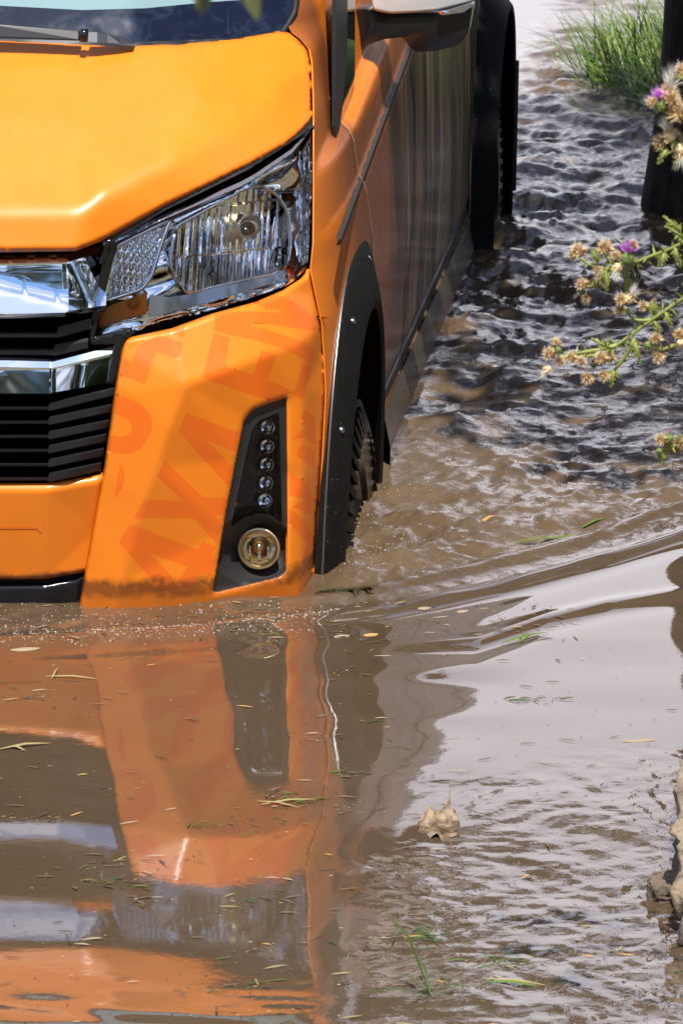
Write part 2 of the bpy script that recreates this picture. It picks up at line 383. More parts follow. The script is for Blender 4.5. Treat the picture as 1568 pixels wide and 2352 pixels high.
letters = [
    [L3((320, 905), (1025, 1172), (1078, 1090), (1207, 1143), (1165, 1235), (1222, 1262), (1150, 1445), (1060, 1415), (985, 1560), (810, 1590), (640, 1600), (590, 1545), (200, 1090)), L3((520, 1205), (915, 1355), (815, 1525))],
    [L3((680, 238), (1085, 630), (1356, 630), (1325, 815), (1195, 815), (1268, 890), (1220, 1105), (980, 845), (350, 845), (460, 660), (870, 660), (595, 405))],
    [L3((905, -259), (1463, -45), (1423, 155), (1125, 35), (1393, 312), (1345, 525), (820, -69))],
    [L2((170, 885), (378, 945), (310, 1305), (678, 1410), (765, 1100), (965, 1165), (850, 1470), (1185, 1625), (1290, 1250), (1400, 1320), (1290, 1720), (1120, 1650), (870, 1740), (30, 1450))],
    [L2((195, 655), (430, 612), (1090, 630), (640, 510), (980, 400), (1190, 500), (1320, 590), (1440, 690), (1450, 830), (1430, 860), (870, 775), (600, 775), (1310, 990), (1440, 1100), (1400, 1290), (1280, 1200), (1070, 1095), (860, 1020), (180, 860))],
    [L1((250, 590), (330, 660), (390, 490), (620, 370), (865, 440), (830, 610), (590, 548), (470, 888), (205, 775))],
    [L1((750, 320), (890, 275), (875, 400))],
    [L1((172, 990), (260, 1015), (380, 1060), (470, 1120), (530, 1200), (550, 1290), (540, 1380), (500, 1450), (420, 1560), (350, 1600), (250, 1615), (120, 1590), (80, 1570), (108, 1393), (200, 1435), (280, 1420), (330, 1370), (335, 1300), (290, 1245), (140, 1187))],
    [L3((210, 280), (250, 340), (265, 420), (240, 520), (150, 650), (170, 500))],
    [L4((460, 240), (590, 320), (580, 560), (415, 380))],
    [L4((330, 580), (420, 480), (500, 470), (590, 570), (575, 900), (370, 750), (400, 660), (450, 620), (560, 700), (570, 640), (480, 560))],
    [L4((290, 940), (480, 1050), (560, 1200), (545, 1420), (330, 1320), (480, 1240), (290, 1200))],
    [L4((290, 1340), (480, 1480), (550, 1640), (530, 1790), (330, 1540), (290, 1500))],
    [L4((480, 1750), (525, 1790), (500, 1900), (420, 1960))],
]
bump = patch('front_bumper', bout, UF, [ORANGE, LETTER], van, 6.5, (.018, 11), decals=letters, holes=[fog_out], skip=(13, 14, 15)); solid(bump, .02)
mirrored(bump, van)
# ---- middle of the bumper below the grille
mid = [(cx(1107, .05), 1107, .05), (110, 1107, .052), (243, 1084, .092), (224, 1215, .105), (204, 1313, .112), (102, 1331, .085), (cx(1335, .08), 1335, .08)]
mint = [(cx(1127, .04), 1127, .038), (110, 1127, .04), (228, 1106, .075)]
MF = Field(mid + mint, [(7, 8), (8, 9), (8, 1), (8, 5)], 5)
o = patch('bumper_centre', [p[:2] for p in mid], MF, ORANGE, van, 6, (.012, 7), mirror=True, skip=(2, 3, 6)); solid(o, .02)
lip = [(cx(1334, .1), 1334), (102, 1330), (206, 1312), (200, 1450), (cx(1450, .1), 1450)]
LF = Field([(cx(1334, .1), 1334, .11), (102, 1330, .115), (194, 1314, .135), (188, 1450, .13), (102, 1450, .10), (cx(1450, .1), 1450, .10), (cx(1352, .1), 1352, .085), (100, 1350, .09), (190, 1334, .12)], [(6, 7), (7, 8)], 4)
o = patch('bumper_lip', lip, LF, GLOSSB, van, 7, mirror=True, skip=(4,)); solid(o, .02)
nf = Field([(cx(1210, .04), 1210, .0), (60, 1212, 0), (95, 1212, 0)], (), 0)
o = patch('plate_edge', roundpoly([(cx(1211, .04), 1211), (88, 1211), (97, 1221), (94, 1222), (87, 1214), (cx(1214, .04), 1214)], 2), Off(MF, -.0015), LETTER, van, 5, mirror=True)

# ---- grille
GX = [cx(650, .05)] 
GF = Field([(-400, 560, .02), (-400, 1120, .03), (142, 560, .035), (142, 1120, .04), (210, 700, .085), (270, 560, .105), (232, 1090, .085), (264, 890, .075)], (), 10)
bk = patch('grille_backing', [(cx(575, .1), 575), (166, 573), (252, 545), (262, 552), (208, 795), (284, 780), (262, 905), (232, 1095), (110, 1112), (cx(1112, .1), 1112)], Off(GF, .15), VOID, van, 14, mirror=True, skip=(9,))
def bar(name, pts, prof, m, field, mirror=True):
    """a horizontal trim bar: PTS = (x, y_top, y_bottom); PROF = (t across, depth offset)"""
    pts = np.array(pts, float); pts = np.concatenate([np.linspace(pts[i], pts[i + 1], max(2, int(abs(pts[i + 1][0] - pts[i][0]) / 9)), endpoint=(i == len(pts) - 2)) for i in range(len(pts) - 1)])
    prof = [((1 - u) * prof[i][0] + u * prof[i + 1][0], (1 - u) * prof[i][1] + u * prof[i + 1][1]) for i in range(len(prof) - 1) for u in np.linspace(0, 1, 6, endpoint=False)] + [prof[-1]]; rows = []
    for t, dy in prof:
        Q = np.array([(p[0], p[1] + (p[2] - p[1]) * t) for p in pts]); rows.append(PYs(Q, field(Q) + dy + (pts[:, 3] if pts.shape[1] > 3 else 0)))
    V = np.array(rows); nr, n = V.shape[:2]; V = V.reshape(-1, 3)
    Fc = [(i * n + j, (i + 1) * n + j, (i + 1) * n + j + 1, i * n + j + 1) for i in range(nr - 1) for j in range(n - 1)]
    if mirror:
        V[np.abs(V[:, 0]) < .02, 0] = 0
        Fc = Fc + [tuple(i + len(V) for i in f)[::-1] for f in Fc]; V = np.r_[V, V * np.array([-1, 1, 1])]
    o = mk(name, V, Fc, m, van, True); o.data.set_sharp_from_angle(angle=R(14)); return o
cm = lambda y: cx(y, .03)
o = bar('upper_chrome_bar', [(cm(590), 587, 731, 0), (20, 587, 731, 0), (150, 584, 728, 0), (158, 583, 724, .002), (244, 558, 712, .045)], [(0, .09), (0, .028), (.13, .006), (.16, .004), (.93, -.055), (1, -.038), (1, .05)], CHROME, GF)
s1 = bar('grille_slat', [(cm(765), 763, 776), (130, 763, 776), (134, 751, 778), (212, 730, 756)], [(0, .05), (0, .006), (.3, 0), (.9, .002), (1, .01), (1, .05)], BLACK, GF)
s2 = bar('grille_slat', [(cm(803), 800, 816), (122, 800, 816), (126, 792, 818), (203, 776, 800)], [(0, .05), (0, .006), (.3, 0), (.9, .002), (1, .01), (1, .05)], BLACK, GF)
lo = bar('lower_chrome_bar', [(cm(819), 819, 908, 0), (20, 819, 908, 0), (114, 822, 908, 0), (121, 823, 906, .002), (266, 784, 881, .028)], [(0, .045), (0, .010), (.10, -.004), (.27, -.012), (.30, -.012), (.95, -.018), (1, -.008), (1, .05)], CHROME, GF)
for k in range(6):
    yl = 937 + k * 32.4; xr = 263 - k * 6.0
    ytl = [925, 957, 990, 1022, 1054, 1086][k]; ytr = [889, 927, 963, 995, 1028, 1061][k]
    p = [(cm(yl), yl - 3, yl + 5), (110, yl - 3, yl + 5), (114, ytl, ytl + 22), (xr, ytr, ytr + 21)]
    bar('grille_slat', p, [(0, .055), (0, .004), (.2, -.004), (.85, .0), (1, .008), (1, .055)], BLACK, GF)
# frame between grille and lamp
o = patch('grille_frame', [(246, 553), (262, 548), (270, 560), (216, 776), (300, 752), (296, 772), (286, 782), (266, 884), (245, 882), (262, 790), (206, 792), (212, 730)], Off(GF, .004), GLOSSB, van, 8); solid(o, .03); mirrored(o, van)

# ---- headlight
lens_out = c4((10, 1538), (60, 1330), (130, 872), (530, 703), (1000, 500), (1100, 445), (1350, 275), (1470, 95), (1482, 110), (1481, 300), (1470, 700), (1455, 1000), (1440, 1055), (1390, 1108), (1300, 1165), (1000, 1268), (700, 1358), (400, 1440))
HF = Field([(216, 778, .10), (262, 552, .115), (397, 495, .19), (555, 427, .305), (673, 353, .45), (715, 288, .56), (717, 420, .50), (712, 560, .44), (703, 616, .41), (656, 652, .325), (555, 688, .225), (454, 718, .16), (353, 744, .12), (450, 600, .195), (600, 560, .305), (330, 640, .125)], (), 18)
lens_out = [(p[0] - (3 if 2 <= i <= 6 else 0), p[1] - (9 if 2 <= i <= 6 else 0)) for i, p in enumerate(lens_out)]
lens_out = [(p[0], p[1] + (6 if i >= 13 or i == 0 else 0)) for i, p in enumerate(lens_out)]
head = patch('headlight', [(p[0], p[1]) for p in lens_out], Off(HF, .125), GLOSSB, van, 12)        # the housing; everything else hangs on it
# chrome inner surround
def sub(name, poly, dy, m, step=6, disp=None, roll=None, holes=(), decals=()): return patch(name, poly, Off(HF, dy), m, head, step, roll, holes=holes, disp=disp, decals=decals)
bowl = roundpoly(c4((560, 770), (1030, 512), (1130, 500), (1240, 560), (1318, 680), (1335, 900), (1312, 1040), (1210, 1100), (620, 1232), (512, 1050), (528, 900)), 12, 4)
hib = roundpoly(c4((155, 905), (515, 725), (468, 850), (385, 1120), (320, 1205), (70, 1285)), 8, 4)
amb = c4((40, 1342), (358, 1222), (352, 1372), (24, 1470))
sub('chrome_surround', lens_out, .052, CHROME, 5,
    disp=lambda Q: .0025 * np.sin(Q[:, 0] * .05 + Q[:, 1] * .11) + .004 * np.sin(Q[:, 0] * .021 - Q[:, 1] * .06 + 2), holes=[bowl, hib, amb])
bcx, bcy = c4((1055, 775))[0]
def bowl_disp(Q):
    # a parabolic mirror cut into upright flutes, three tiers high
    r2 = ((Q[:, 0] - bcx) / 190)**2 + ((Q[:, 1] - bcy) / 150)**2
    fl = np.abs(((Q[:, 0] + .06 * Q[:, 1]) / 15.5) % 1.0 - .5)
    tier = (Q[:, 1] > c4((0, 640))[0][1] - .12 * (Q[:, 0] - 500)) * 1.0 + (Q[:, 1] > c4((0, 960))[0][1] - .10 * (Q[:, 0] - 500)) * 1.0
    cell = np.floor((Q[:, 0] + .06 * Q[:, 1]) / 15.5)
    return .048 * (1 - np.clip(r2, 0, 1.6)) - .0028 * fl + .005 * tier + .0022 * np.sin(cell * 2.4 + tier * 1.9)
gs = [[c4((a, 560), (b, 540), (b + 6, 690), (a + 6, 700))] for a, b in ((1000, 1020), (1060, 1085), (1125, 1150), (1180, 1195), (940, 955))] + [[c4((a, 850), (b, 850), (b + w, 1000), (a + w, 960))] for a, b, w in ((885, 915, 30), (940, 975, 10), (985, 1025, 6), (1105, 1125, 0))]
sub('reflector', bowl, .040, [CHROME, GOLD], 2.6, bowl_disp, decals=gs)  # gold strips paint warm reflections onto the flutes around the bulb
rim = MB(); bp = np.array(bowl + [bowl[0]]); rim.tube([PY(p[0], p[1], HF(np.array([p]))[0] + .040) for p in bp], .0045, 8); rim.build('reflector_rim', CHROME, head)
# bulb and its cap
q = np.array([[bcx, bcy]]); yb = HF(q)[0]; B0 = PY(bcx, bcy, yb + .055)
b = MB(); b.lathe(B0, (0, -1, 0), [(.004, .034), (.016, .034), (.0185, .038), (.021, .030), (.024, .028), (.026, .012), (.026, -.02)], 32, 0); b.build('bulb_collar', BRASS, head)
b = MB(); c0 = c4((1040, 787))[0]; B1 = PY(c0[0], c0[1], yb + .03); b.lathe(B1, (-.05, -1, -.05), [(.0001, .040), (.008, .039), (.0105, .034), (.0105, -.02)], 24); b.build('bulb', mat('bulb_cap', (.16, .11, .06), .25, .8), head)
# main beam: brilliant cut pyramids
def pyr(Q):
    u = ((Q[:, 0] + .3 * Q[:, 1]) / 7.0) % 1 - .5; w = ((Q[:, 1] - .2 * Q[:, 0]) / 7.0) % 1 - .5
    i = np.floor((Q[:, 0] + .3 * Q[:, 1]) / 7.0); j = np.floor((Q[:, 1] - .2 * Q[:, 0]) / 7.0)
    return .0045 * np.maximum(np.abs(u), np.abs(w)) + .003 * np.sin(i * 3.1 + j * 5.3) + .02 * ((Q[:, 0] - 300) / 60)**2 * .3
sub('high_beam_reflector', hib, .038, CHROME, 2.4, pyr)
hr = MB(); hr.tube([PY(p[0], p[1], HF(np.array([p]))[0] + .034) for p in hib + [hib[0]]], .005, 8); hr.build('high_beam_rim', CHROME, head)
sub('indicator', amb, .040, AMBER, 2.6, lambda Q: .0016 * np.maximum(np.abs((Q[:, 0] / 8) % 1 - .5), np.abs((Q[:, 1] / 8) % 1 - .5)) * 2)
b = MB(); p = c4((262, 1305))[0]; b.lathe(PY(p[0], p[1], HF(np.array([p]))[0] + .03), (0, -1, 0), [(.0001, .012), (.006, .01), (.010, .004), (.0135, 0), (.0135, -.01)], 20); b.build('indicator_bulb', AMBER, head)
# ribbed lower tray and the stepped strip at the outer end
sub('ribbed_tray', roundpoly(c4((362, 1400), (372, 1240), (505, 1262), (620, 1240), (1210, 1106), (1300, 1060), (1320, 1090), (1280, 1140), (1000, 1232), (700, 1322)), 5, 3), .036, CHROME_SAT, 2.2, lambda Q: .0012 * np.sin((Q[:, 0] * .8 + Q[:, 1]) * 1.1) + .006 * np.sin(Q[:, 0] * .045))
sub('outer_strip', roundpoly(c4((1345, 700), (1300, 470), (1392, 372), (1474, 150), (1479, 420), (1468, 780), (1450, 1010), (1370, 1080), (1330, 1060), (1348, 900)), 5, 3), .058, CHROME, 2.6,
    lambda Q: .003 * np.abs((Q[:, 0] / 13) % 1 - .5) * 2 - .0016 * (Q[:, 0] - 688) + .0011 * np.sin(Q[:, 1] * .16 + np.floor(Q[:, 0] / 13) * 2.1))
LEDGE = mat('lens_edge_sheen', (.22, .21, .25), .22, .3)  # violet-grey reflection along the lens edge, put into the colour
tp = [p for p in lens_out[2:8]]; sub('lens_edge_reflection', tp + [(p[0] - 1, p[1] + 11) for p in tp[::-1]], .006, LEDGE, 6)
sub('top_trim', c4((540, 712), (1000, 512), (1096, 460), (1112, 474), (1020, 524), (545, 745)), .026, CHROME, 5)
sub('bottom_trim', c4((14, 1520), (400, 1428), (700, 1346), (1000, 1256), (1290, 1157), (1385, 1100), (1430, 1045), (1444, 1052), (1392, 1112), (1296, 1170), (1000, 1270), (700, 1360), (400, 1442), (10, 1534)), .012, CHROME, 5)
sub('inner_trim', c4((56, 1285), (128, 884), (150, 880), (84, 1285)), .020, CHROME, 5)
sub('clear_lens', lens_out, 0.0, CLEAR, 10, roll=(.006, 8))
mirrored(head, van)

# ---- fog lamp and daytime lamp unit
FF = UF
foghole = roundpoly(c5((1250, 868), (1268, 1620), (1260, 1640), (1190, 1582), (1100, 1572), (1000, 1606), (918, 1672), (925, 1600), (990, 1300), (1055, 1000), (1105, 930)), 6, 3)
cup = [(593.9 + 49.5 * math.cos(a), 1258.4 + 47 * math.sin(a)) for a in np.linspace(0, 2 * math.pi, 40, False)]
def scoop(Q):
    d = np.hypot((Q[:, 0] - 583) / 75, (Q[:, 1] - 1262) / 62); return .075 * np.clip(1.25 - d, 0, 1)**.7 * (Q[:, 0] < 660)
fc_ = np.mean(fog_out, 0); fog_in = [tuple(fc_ + (np.array(p) - fc_) * np.array([1.045, 1.012])) for p in fog_out]
fog = patch('fog_lamp_surround', fog_in, Off(FF, .0155), MATT, van, 5, (-.006, 16), holes=[foghole, cup], disp=scoop)
patch('lamp_housing', foghole, Off(FF, .05), GLOSSB, fog, 8)
for (x, y) in c5((1168, 975), (1165, 1108), (1163, 1235), (1157, 1362), (1150, 1485)):
    yy = FF(np.array([[x, y]]))[0] + .030; c = PY(x, y, yy); b = MB()
    b.lathe(c, (.04, -1, .28), [(.0165, -.012), (.0165, .002), (.0150, .004), (.0140, -.002), (.0125, .0), (.0112, -.006), (.0098, -.004), (.0082, -.008), (.0075, -.002)], 26)
    led = b.build('daytime_lamp', CHROME, fog)
    d = MB(); d.lathe(c, (.04, -1, .28), [(.0078, -.004), (.0070, .002), (.0050, .005), (.0025, .0065), (.0001, .007)], 20); d.build('lamp_dome', CHROME, led)
sl = MB(); P = c5((1075, 1000), (1095, 960), (1035, 1290), (1005, 1310)); sl.add([PY(p[0], p[1], FF(np.array([p]))[0] + .024) for p in P], [(0, 1, 2, 3)]); sl.build('lamp_reflex', GLASSNAVY, fog, False)
patch('lamp_cover', foghole, Off(FF, .012), CLEAR, fog, 8)
c = PY(593.9, 1258.4, FF(np.array([[593.9, 1258.4]]))[0] + .048); ax = np.array((.05, -1, .02))
b = MB(); b.lathe(c, ax, [(.0001, -.05), (.012, -.048), (.028, -.040), (.042, -.022), (.049, .0)], 44); b.build('fog_lamp', [GOLD, BRASS], fog)
b = MB()
b.lathe(c, ax, [(.049, .0), (.0505, .006), (.046, .009), (.040, .006), (.038, .0)], 60); rr = b.build('fog_lamp_ring', BRASS, fog)
for v in rr.data.vertices: v.co.y += .0014 * math.sin(90 * math.atan2(v.co.z + .55 - c[2], v.co.x - c[0]))
b = MB(); b.lathe(c, ax, [(.011, -.03), (.011, -.008), (.007, -.002), (.0001, 0)], 20); b.build('fog_bulb', GOLD, fog)
b = MB()
for dx, w in ((-.022, .004), (.0, .006), (.021, .005), (.034, .004)): b.box(c + np.array([dx, .018, -.018]), (w, .006, .036))
b.build('fog_flutes', CHROME, fog, False)
b = MB(); b.lathe(c, ax, [(.050, .004), (.046, .010), (.032, .016), (.016, .019), (.0001, .020)], 40); b.build('fog_lens', CLEAR, fog)
mirrored(fog, van)

# ---- windscreen, wiper and scuttle
WF = Field([(cx(91, .55), 91, .55), (0, 93, .55), (305, 100, .58), (524, 89, .69), (655, 70, .80), (684, 20, .86), (688, 0, .89), (cx(-500, 1.25), -500, 1.22), (300, -500, 1.26), (600, -500, 1.40), (700, -500, 1.6), (cx(0, .64), 0, .63), (300, 0, .66), (520, 0, .76)], (), 14)
frit = [(cx(100, .56), 100), (0, 101), (305, 108), (428, 106), (524, 97), (640, 80), (655, 68), (668, 52), (681, 28), (686, 0), (690, -60), (660, -60), (640, -30), (552, 0), (476, 5), (333, 19), (190, 23), (0, 13), (cx(10, .56), 8)]
wsh = [(cx(-500, 1.2), -500), (600, -500), (664, -500), (660, -60), (640, -30), (552, 0), (476, 5), (333, 19), (190, 23), (0, 13), (cx(10, .56), 8)]
ws = patch('windscreen', wsh, Off(WF, .0), GLASSPALE, van, 16, mirror=True, skip=(10,))
patch('frit_band', frit, Off(WF, .0), GLASSNAVY, ws, 9, mirror=True, skip=(18,))
edge = dens([(640, 96), (650, 72), (662, 56), (676, 30), (681, 0), (684, -60)], 10, False)
b = MB(); b.tube([PY(p[0], p[1], WF(np.array([p]))[0] - .004) for p in edge], .008, 8); o = b.build('windscreen_seal', RUBBER, van); mirrored(o, van)
wi = MB()
A = c1((-450, 105), (0, 150), (385, 172)); wid = [.017, .016, .0155]
P1 = np.array([PY(p[0], p[1], .50) for p in A])
blade = []
def slab(mb, pts, h, y, mi=0):
    t = [PY(p[0], p[1] - h[i], y[i]) for i, p in enumerate(pts)]; bt = [PY(p[0], p[1] + h[i], y[i] - .012) for i, p in enumerate(pts)]; n = len(pts)
    tk = [p + np.array([0, .03, -.005]) for p in t]; bk_ = [p + np.array([0, .03, 0]) for p in bt]
    V = t + bt + tk + bk_; Fc = []
    for i in range(n - 1): Fc += [(i, i + 1, n + i + 1, n + i), (i, 2 * n + i, 2 * n + i + 1, i + 1), (n + i, n + i + 1, 3 * n + i + 1, 3 * n + i)]
    Fc += [(0, n, 3 * n, 2 * n), (n - 1, 3 * n - 1, 4 * n - 1, 2 * n - 1)]
    mb.add(V, Fc, mi)
slab(wi, A, [10, 16, 12], [.47, .48, .495]); wip = wi.build('wiper', BLACK, van, False); bevel(wip, .004, 2)
wi = MB(); slab(wi, c1((425, 178), (470, 180), (520, 186), (580, 198), (645, 210)), [12, 12, 11, 6, 1], [.495, .50, .51, .52, .535]); wa = wi.build('wiper_arm', STEEL, wip, False); bevel(wa, .003, 2)
wa.data.materials[0] = mat('grey_metal_paint', (.07, .07, .08), .35, .6)
wi = MB(); p = c1((405, 172))[0]; wi.tube([PY(p[0] + 2, p[1] - 16, .49), PY(p[0] - 1, p[1] + 15, .485)], .0095, 12); wi.build('wiper_pivot', GLOSSB, wip)
o = patch('scuttle_panel', [(cx(110, .55), 120), (0, 122), (305, 128), (428, 126), (524, 117), (640, 95), (630, 72), (524, 88), (305, 97), (cx(110, .55), 86)], Off(WF, -.01), BLACK, van, 12, mirror=True)

# ---- flank
seamP = [(712, 1450, .40), (719, 1351, .40), (731, 1150, .405), (739, 1056, .41), (747, 900, .43), (742, 810, .43), (737, 740, .43), (724, 680, .42), (712, 619, .415), (718, 560, .445), (719, 420, .505), (719, 290, .565), (719, 262, .59), (718, 214, .655), (715, 143, .725), (709, 114, .752), (687, 88, .778), (658, 68, .785), (672, 52, .82), (684, 28, .85), (689, 0, .89), (700, -500, 1.6)]
SP = np.array([PY(*p) for p in seamP]); order = np.argsort(SP[:, 2]); SP = SP[order]
def crease(y): return .755 + .112 * (y - .45)
def belt(y): return .94 + .10 * (y - .85)
def S(y, z):
    zc, zb = crease(y), belt(y)
    pts = [(-.6, .925), (.0, .945), (.115, .952), (.13, .94), (.16, .938), (.18, .944), (.5, .955), (zc - .015, .948), (zc - .005, .944), (zc + .004, .944), (zc + .012, .934), (zb - .004, .926), (zb + .012, .915), (zb + .026, .888), (zb + .10, .88), (1.95, .74), (2.1, .70)]
    return np.interp(z, [p[0] for p in pts], [p[1] for p in pts])
zs = np.unique(np.round(np.r_[np.linspace(-.55, 0, 8), np.linspace(0, 1.35, 110), np.linspace(1.35, 2.0, 12)], 4))
ts = np.r_[np.linspace(0, 1, 42), 1 + np.cumsum(np.linspace(.03, .06, 100))]; ys_tail = 1.08 + (ts[42:] - 1) / (ts[-1] - 1) * (5.9 - 1.08)
V = []; nz, ny = len(zs), len(ts)
for z in zs:
    x0 = np.interp(z, SP[:, 2], SP[:, 0]); y0 = np.interp(z, SP[:, 2], SP[:, 1]); x1 = S(1.08, z)
    y1 = 1.08 if z < 1.25 else 1.08 + (z - 1.25) * 1.0; y1 = max(y1, y0 + .1)
    for j in range(42):
        t = ts[j]; yy = y0 + (y1 - y0) * t; sx = S(yy, z); V.append((x0 + (sx - x0) * (1 - (1 - t)**2.6) if sx > x0 else sx, yy, z))
    for j in range(42, ny): yy = y1 + (5.9 - y1) * (ts[j] - 1) / (ts[-1] - 1); V.append((S(yy, z), yy, z))
V = np.array(V)
ARCH = [dict(yc=.95, z0=-.05, a=.55, top=.69, ai=.45, ti=.515, xo=(.905, .935), xl=(.955, .987)), dict(yc=5.0, z0=.12, a=.52, top=.84, ai=.465, ti=.735, xo=(.94, .945), xl=(1.02, 1.045))]
def arch_curve(a, z0, top, yc, n=44, e=2.25, bottom=-.5):
    P = [(yc - a, bottom), (yc - a, (bottom + z0) / 2)]
    for u in np.linspace(math.pi, 0, n): P.append((yc + a * math.copysign(abs(math.cos(u))**(2 / e), math.cos(u)), z0 + (top - z0) * abs(math.sin(u))**(2 / e)))
    P += [(yc + a, (bottom + z0) / 2), (yc + a, bottom)]; return np.array(P)
Fc = []
for i in range(nz - 1):
    for j in range(ny - 1):
        f = (i * ny + j, i * ny + j + 1, (i + 1) * ny + j + 1, (i + 1) * ny + j); c = V[list(f)].mean(0); hid = False
        for A_ in ARCH:
            t = abs(c[1] - A_['yc']) / (A_['a'] * .93)
            if t < 1 and c[2] < A_['z0'] + (A_['top'] - .03 - A_['z0']) * (1 - t**2.25)**(1 / 2.25): hid = True
        if not hid: Fc.append(f)
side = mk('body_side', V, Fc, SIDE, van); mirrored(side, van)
# painted edge of the panel where it meets lamp and bumper
b = MB(); sel = [p for p in seamP if p[1] < 1330 and p[1] > 100]
b.tube([PY(p[0] + 1, p[1], p[2] - .003) for p in sorted(sel, key=lambda p: -p[1])], .0022, 6); o = b.build('panel_edge', ORANGE, van); mirrored(o, van)
# roof and tail, out of the picture but part of the van
rv = [(-.74, 1.58, 1.95), (.74, 1.58, 1.95), (.70, 5.85, 2.05), (-.70, 5.85, 2.05), (-.55, 1.50, 2.02), (.55, 1.50, 2.02), (.55, 5.85, 2.13), (-.55, 5.85, 2.13)]
mk('roof', rv, [(4, 5, 6, 7), (0, 4, 7, 3), (1, 2, 6, 5), (0, 1, 5, 4)], ORANGE, van, False)
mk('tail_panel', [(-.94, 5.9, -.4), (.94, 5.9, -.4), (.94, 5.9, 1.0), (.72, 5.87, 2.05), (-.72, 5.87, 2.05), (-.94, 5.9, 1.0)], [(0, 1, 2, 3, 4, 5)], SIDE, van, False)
mk('rear_window', [(-.7, 5.91, 1.1), (.7, 5.91, 1.1), (.62, 5.89, 1.8), (-.62, 5.89, 1.8)], [(0, 1, 2, 3)], GLASSDARK, van, False)
def side_strip(name, line, wid, xo, m, dz=0.0):
    P = [(S(y, z) + xo, y, z + wid / 2) for y, z in line]; Q = [(S(y, z) + xo, y, z - wid / 2) for y, z in line]; n = len(P)
    Pi = [(p[0] - .012, p[1], p[2] + .003) for p in P]; Qi = [(p[0] - .012, p[1], p[2] - .003) for p in Q]
    V = Pi + P + Q + Qi; Fc = [(k * n + i, k * n + i + 1, (k + 1) * n + i + 1, (k + 1) * n + i) for k in range(3) for i in range(n - 1)]
    o = mk(name, V, Fc, m, van, False); mirrored(o, van); return o
CREASE_SHEEN = mat("crease_sheen", (.035, .028, .024), .5, 0, .25)
side_strip('waist_crease_sheen', [(y, crease(y)) for y in np.linspace(.50, 5.6, 60)], .013, .004, CREASE_SHEEN)  # grey strip paints the sky sheen along the body crease
side_strip('sill_shadow', [(y, .143) for y in np.linspace(1.5, 4.35, 50)], .028, .006, MATT)  # black strip painted where shadow falls above the sill
# sill under the shadow strip
SILL = wrap("sill_wrap", (.10, .078, .055))
sv = [(1.5 + i * .05, ) for i in range(58)]
P = [(.953, y[0], .126) for y in sv]; Q = [(.972, y[0], .028) for y in sv]; Q2 = [(.962, y[0], -.25) for y in sv]; n = len(P)
o = mk('sill', P + Q + Q2, [(k * n + i, k * n + i + 1, (k + 1) * n + i + 1, (k + 1) * n + i) for k in range(2) for i in range(n - 1)], [SILL, GLOSSB], van, True, [0] * (n - 1) + [1] * (n - 1)); mirrored(o, van)
def gap(pts, w, m, name, xo=.002):
    pts = np.array([PX(p[0], p[1], .945) for p in pts]); D = dens([tuple(p[1:]) for p in pts], .03, False)
    ok = []
    for y, z in D: ok.append((y, z))
    P = [(S(y, z) + xo, y - w / 2, z) for y, z in ok]; Q = [(S(y, z) + xo, y + w / 2, z) for y, z in ok]
    o = strip(P, Q, name, m, van, False); mirrored(o, van); return o
EDGE = mat("sunlit_edge", (.75, .50, .28), .4)  # pale line painted for sunlight caught on the door's front edge
gap(c2((495, 608), (520, 660), (530, 960), (545, 1150), (580, 1440), (584, 1560)) + [(846, 600)], .006, EDGE, 'door_edge_sunlight', .006)
gap(c2((585, 1440), (588, 1568)) + [(849, 610)], .008, VOID, 'door_gap')
gap(c2((835, 400), (860, 700), (862, 940), (845, 1330)) + [(930, 640), (925, 800), (905, 925)], .012, VOID, 'door_gap')
gap(c2((903, 850), (905, 1100), (900, 1400)) + [(962, 600), (950, 740)], .008, VOID, 'door_gap')
gap(c2((862, 938), (903, 856)), .03, VOID, 'door_gap')
gap([(962, 690), (948, 760)], .03, VOID, 'door_gap', .003)
# quarter light, pillar trim and front window
def sidepoly(name, poly, X, m, xo=0.0, th=.01):
    P = np.array([PX(p[0], p[1], X) for p in poly]); V = np.r_[P, P + np.array([-th, 0, 0])]; n = len(P)
    o = mk(name, V, [tuple(range(n)), tuple(range(n, 2 * n))[::-1]] + [(i, n + i, n + (i + 1) % n, (i + 1) % n) for i in range(n)], m, van, False)
    bm = bmesh.new(); bm.from_mesh(o.data); bmesh.ops.recalc_face_normals(bm, faces=bm.faces); bm.to_mesh(o.data); bm.free()
    mirrored(o, van); return o
sidepoly('pillar_trim', [(773, -330), (800, -330), (797, 150), (779, 300), (772, 318), (771, 290)], .902, MATT)
sidepoly('quarter_light', [(800, -330), (816, -330), (815, 170), (809, 215), (790, 280), (780, 300), (797, 150)], .900, GLASSDARK)
# ---- door mirror on its arm
mir = extr('door_mirror', [PY(p[0], p[1], 1.58) for p in roundpoly(c2((505, 55), (600, 60), (640, 90), (1020, 95), (1232, 40), (1222, 90), (1200, 220), (1150, 285), (1000, 322), (880, 325), (845, 300), (800, 232), (690, 246), (600, 272), (545, 310), (518, 345), (500, 350)), 8, 4)], .13, GLOSSB, van, .012)
def capshape(p, y): return PY(p[0], p[1], y)
cap = extr('mirror_cap', [PY(p[0], p[1], 1.562) for p in roundpoly(c2((608, -330), (700, -380), (1180, -380), (1240, -300), (1236, 0), (1225, 18), (1010, 72), (860, 84), (720, 90), (612, 68), (603, 20)), 10, 4)], .16, PALE, mir, .02)
cap.data.materials[0] = PALE
ind = extr('mirror_indicator', [PY(p[0], p[1], 1.554) for p in roundpoly(c2((1015, 71), (1090, 60), (1228, 18), (1232, 44), (1180, 78), (1040, 98)), 5, 3)], .03, CHROME_SAT, mir, .003)
extr('indicator_cover', [PY(p[0], p[1], 1.550) for p in c2((1020, 75), (1085, 66), (1095, 84), (1042, 95))], .004, CHROME, mir, 0)
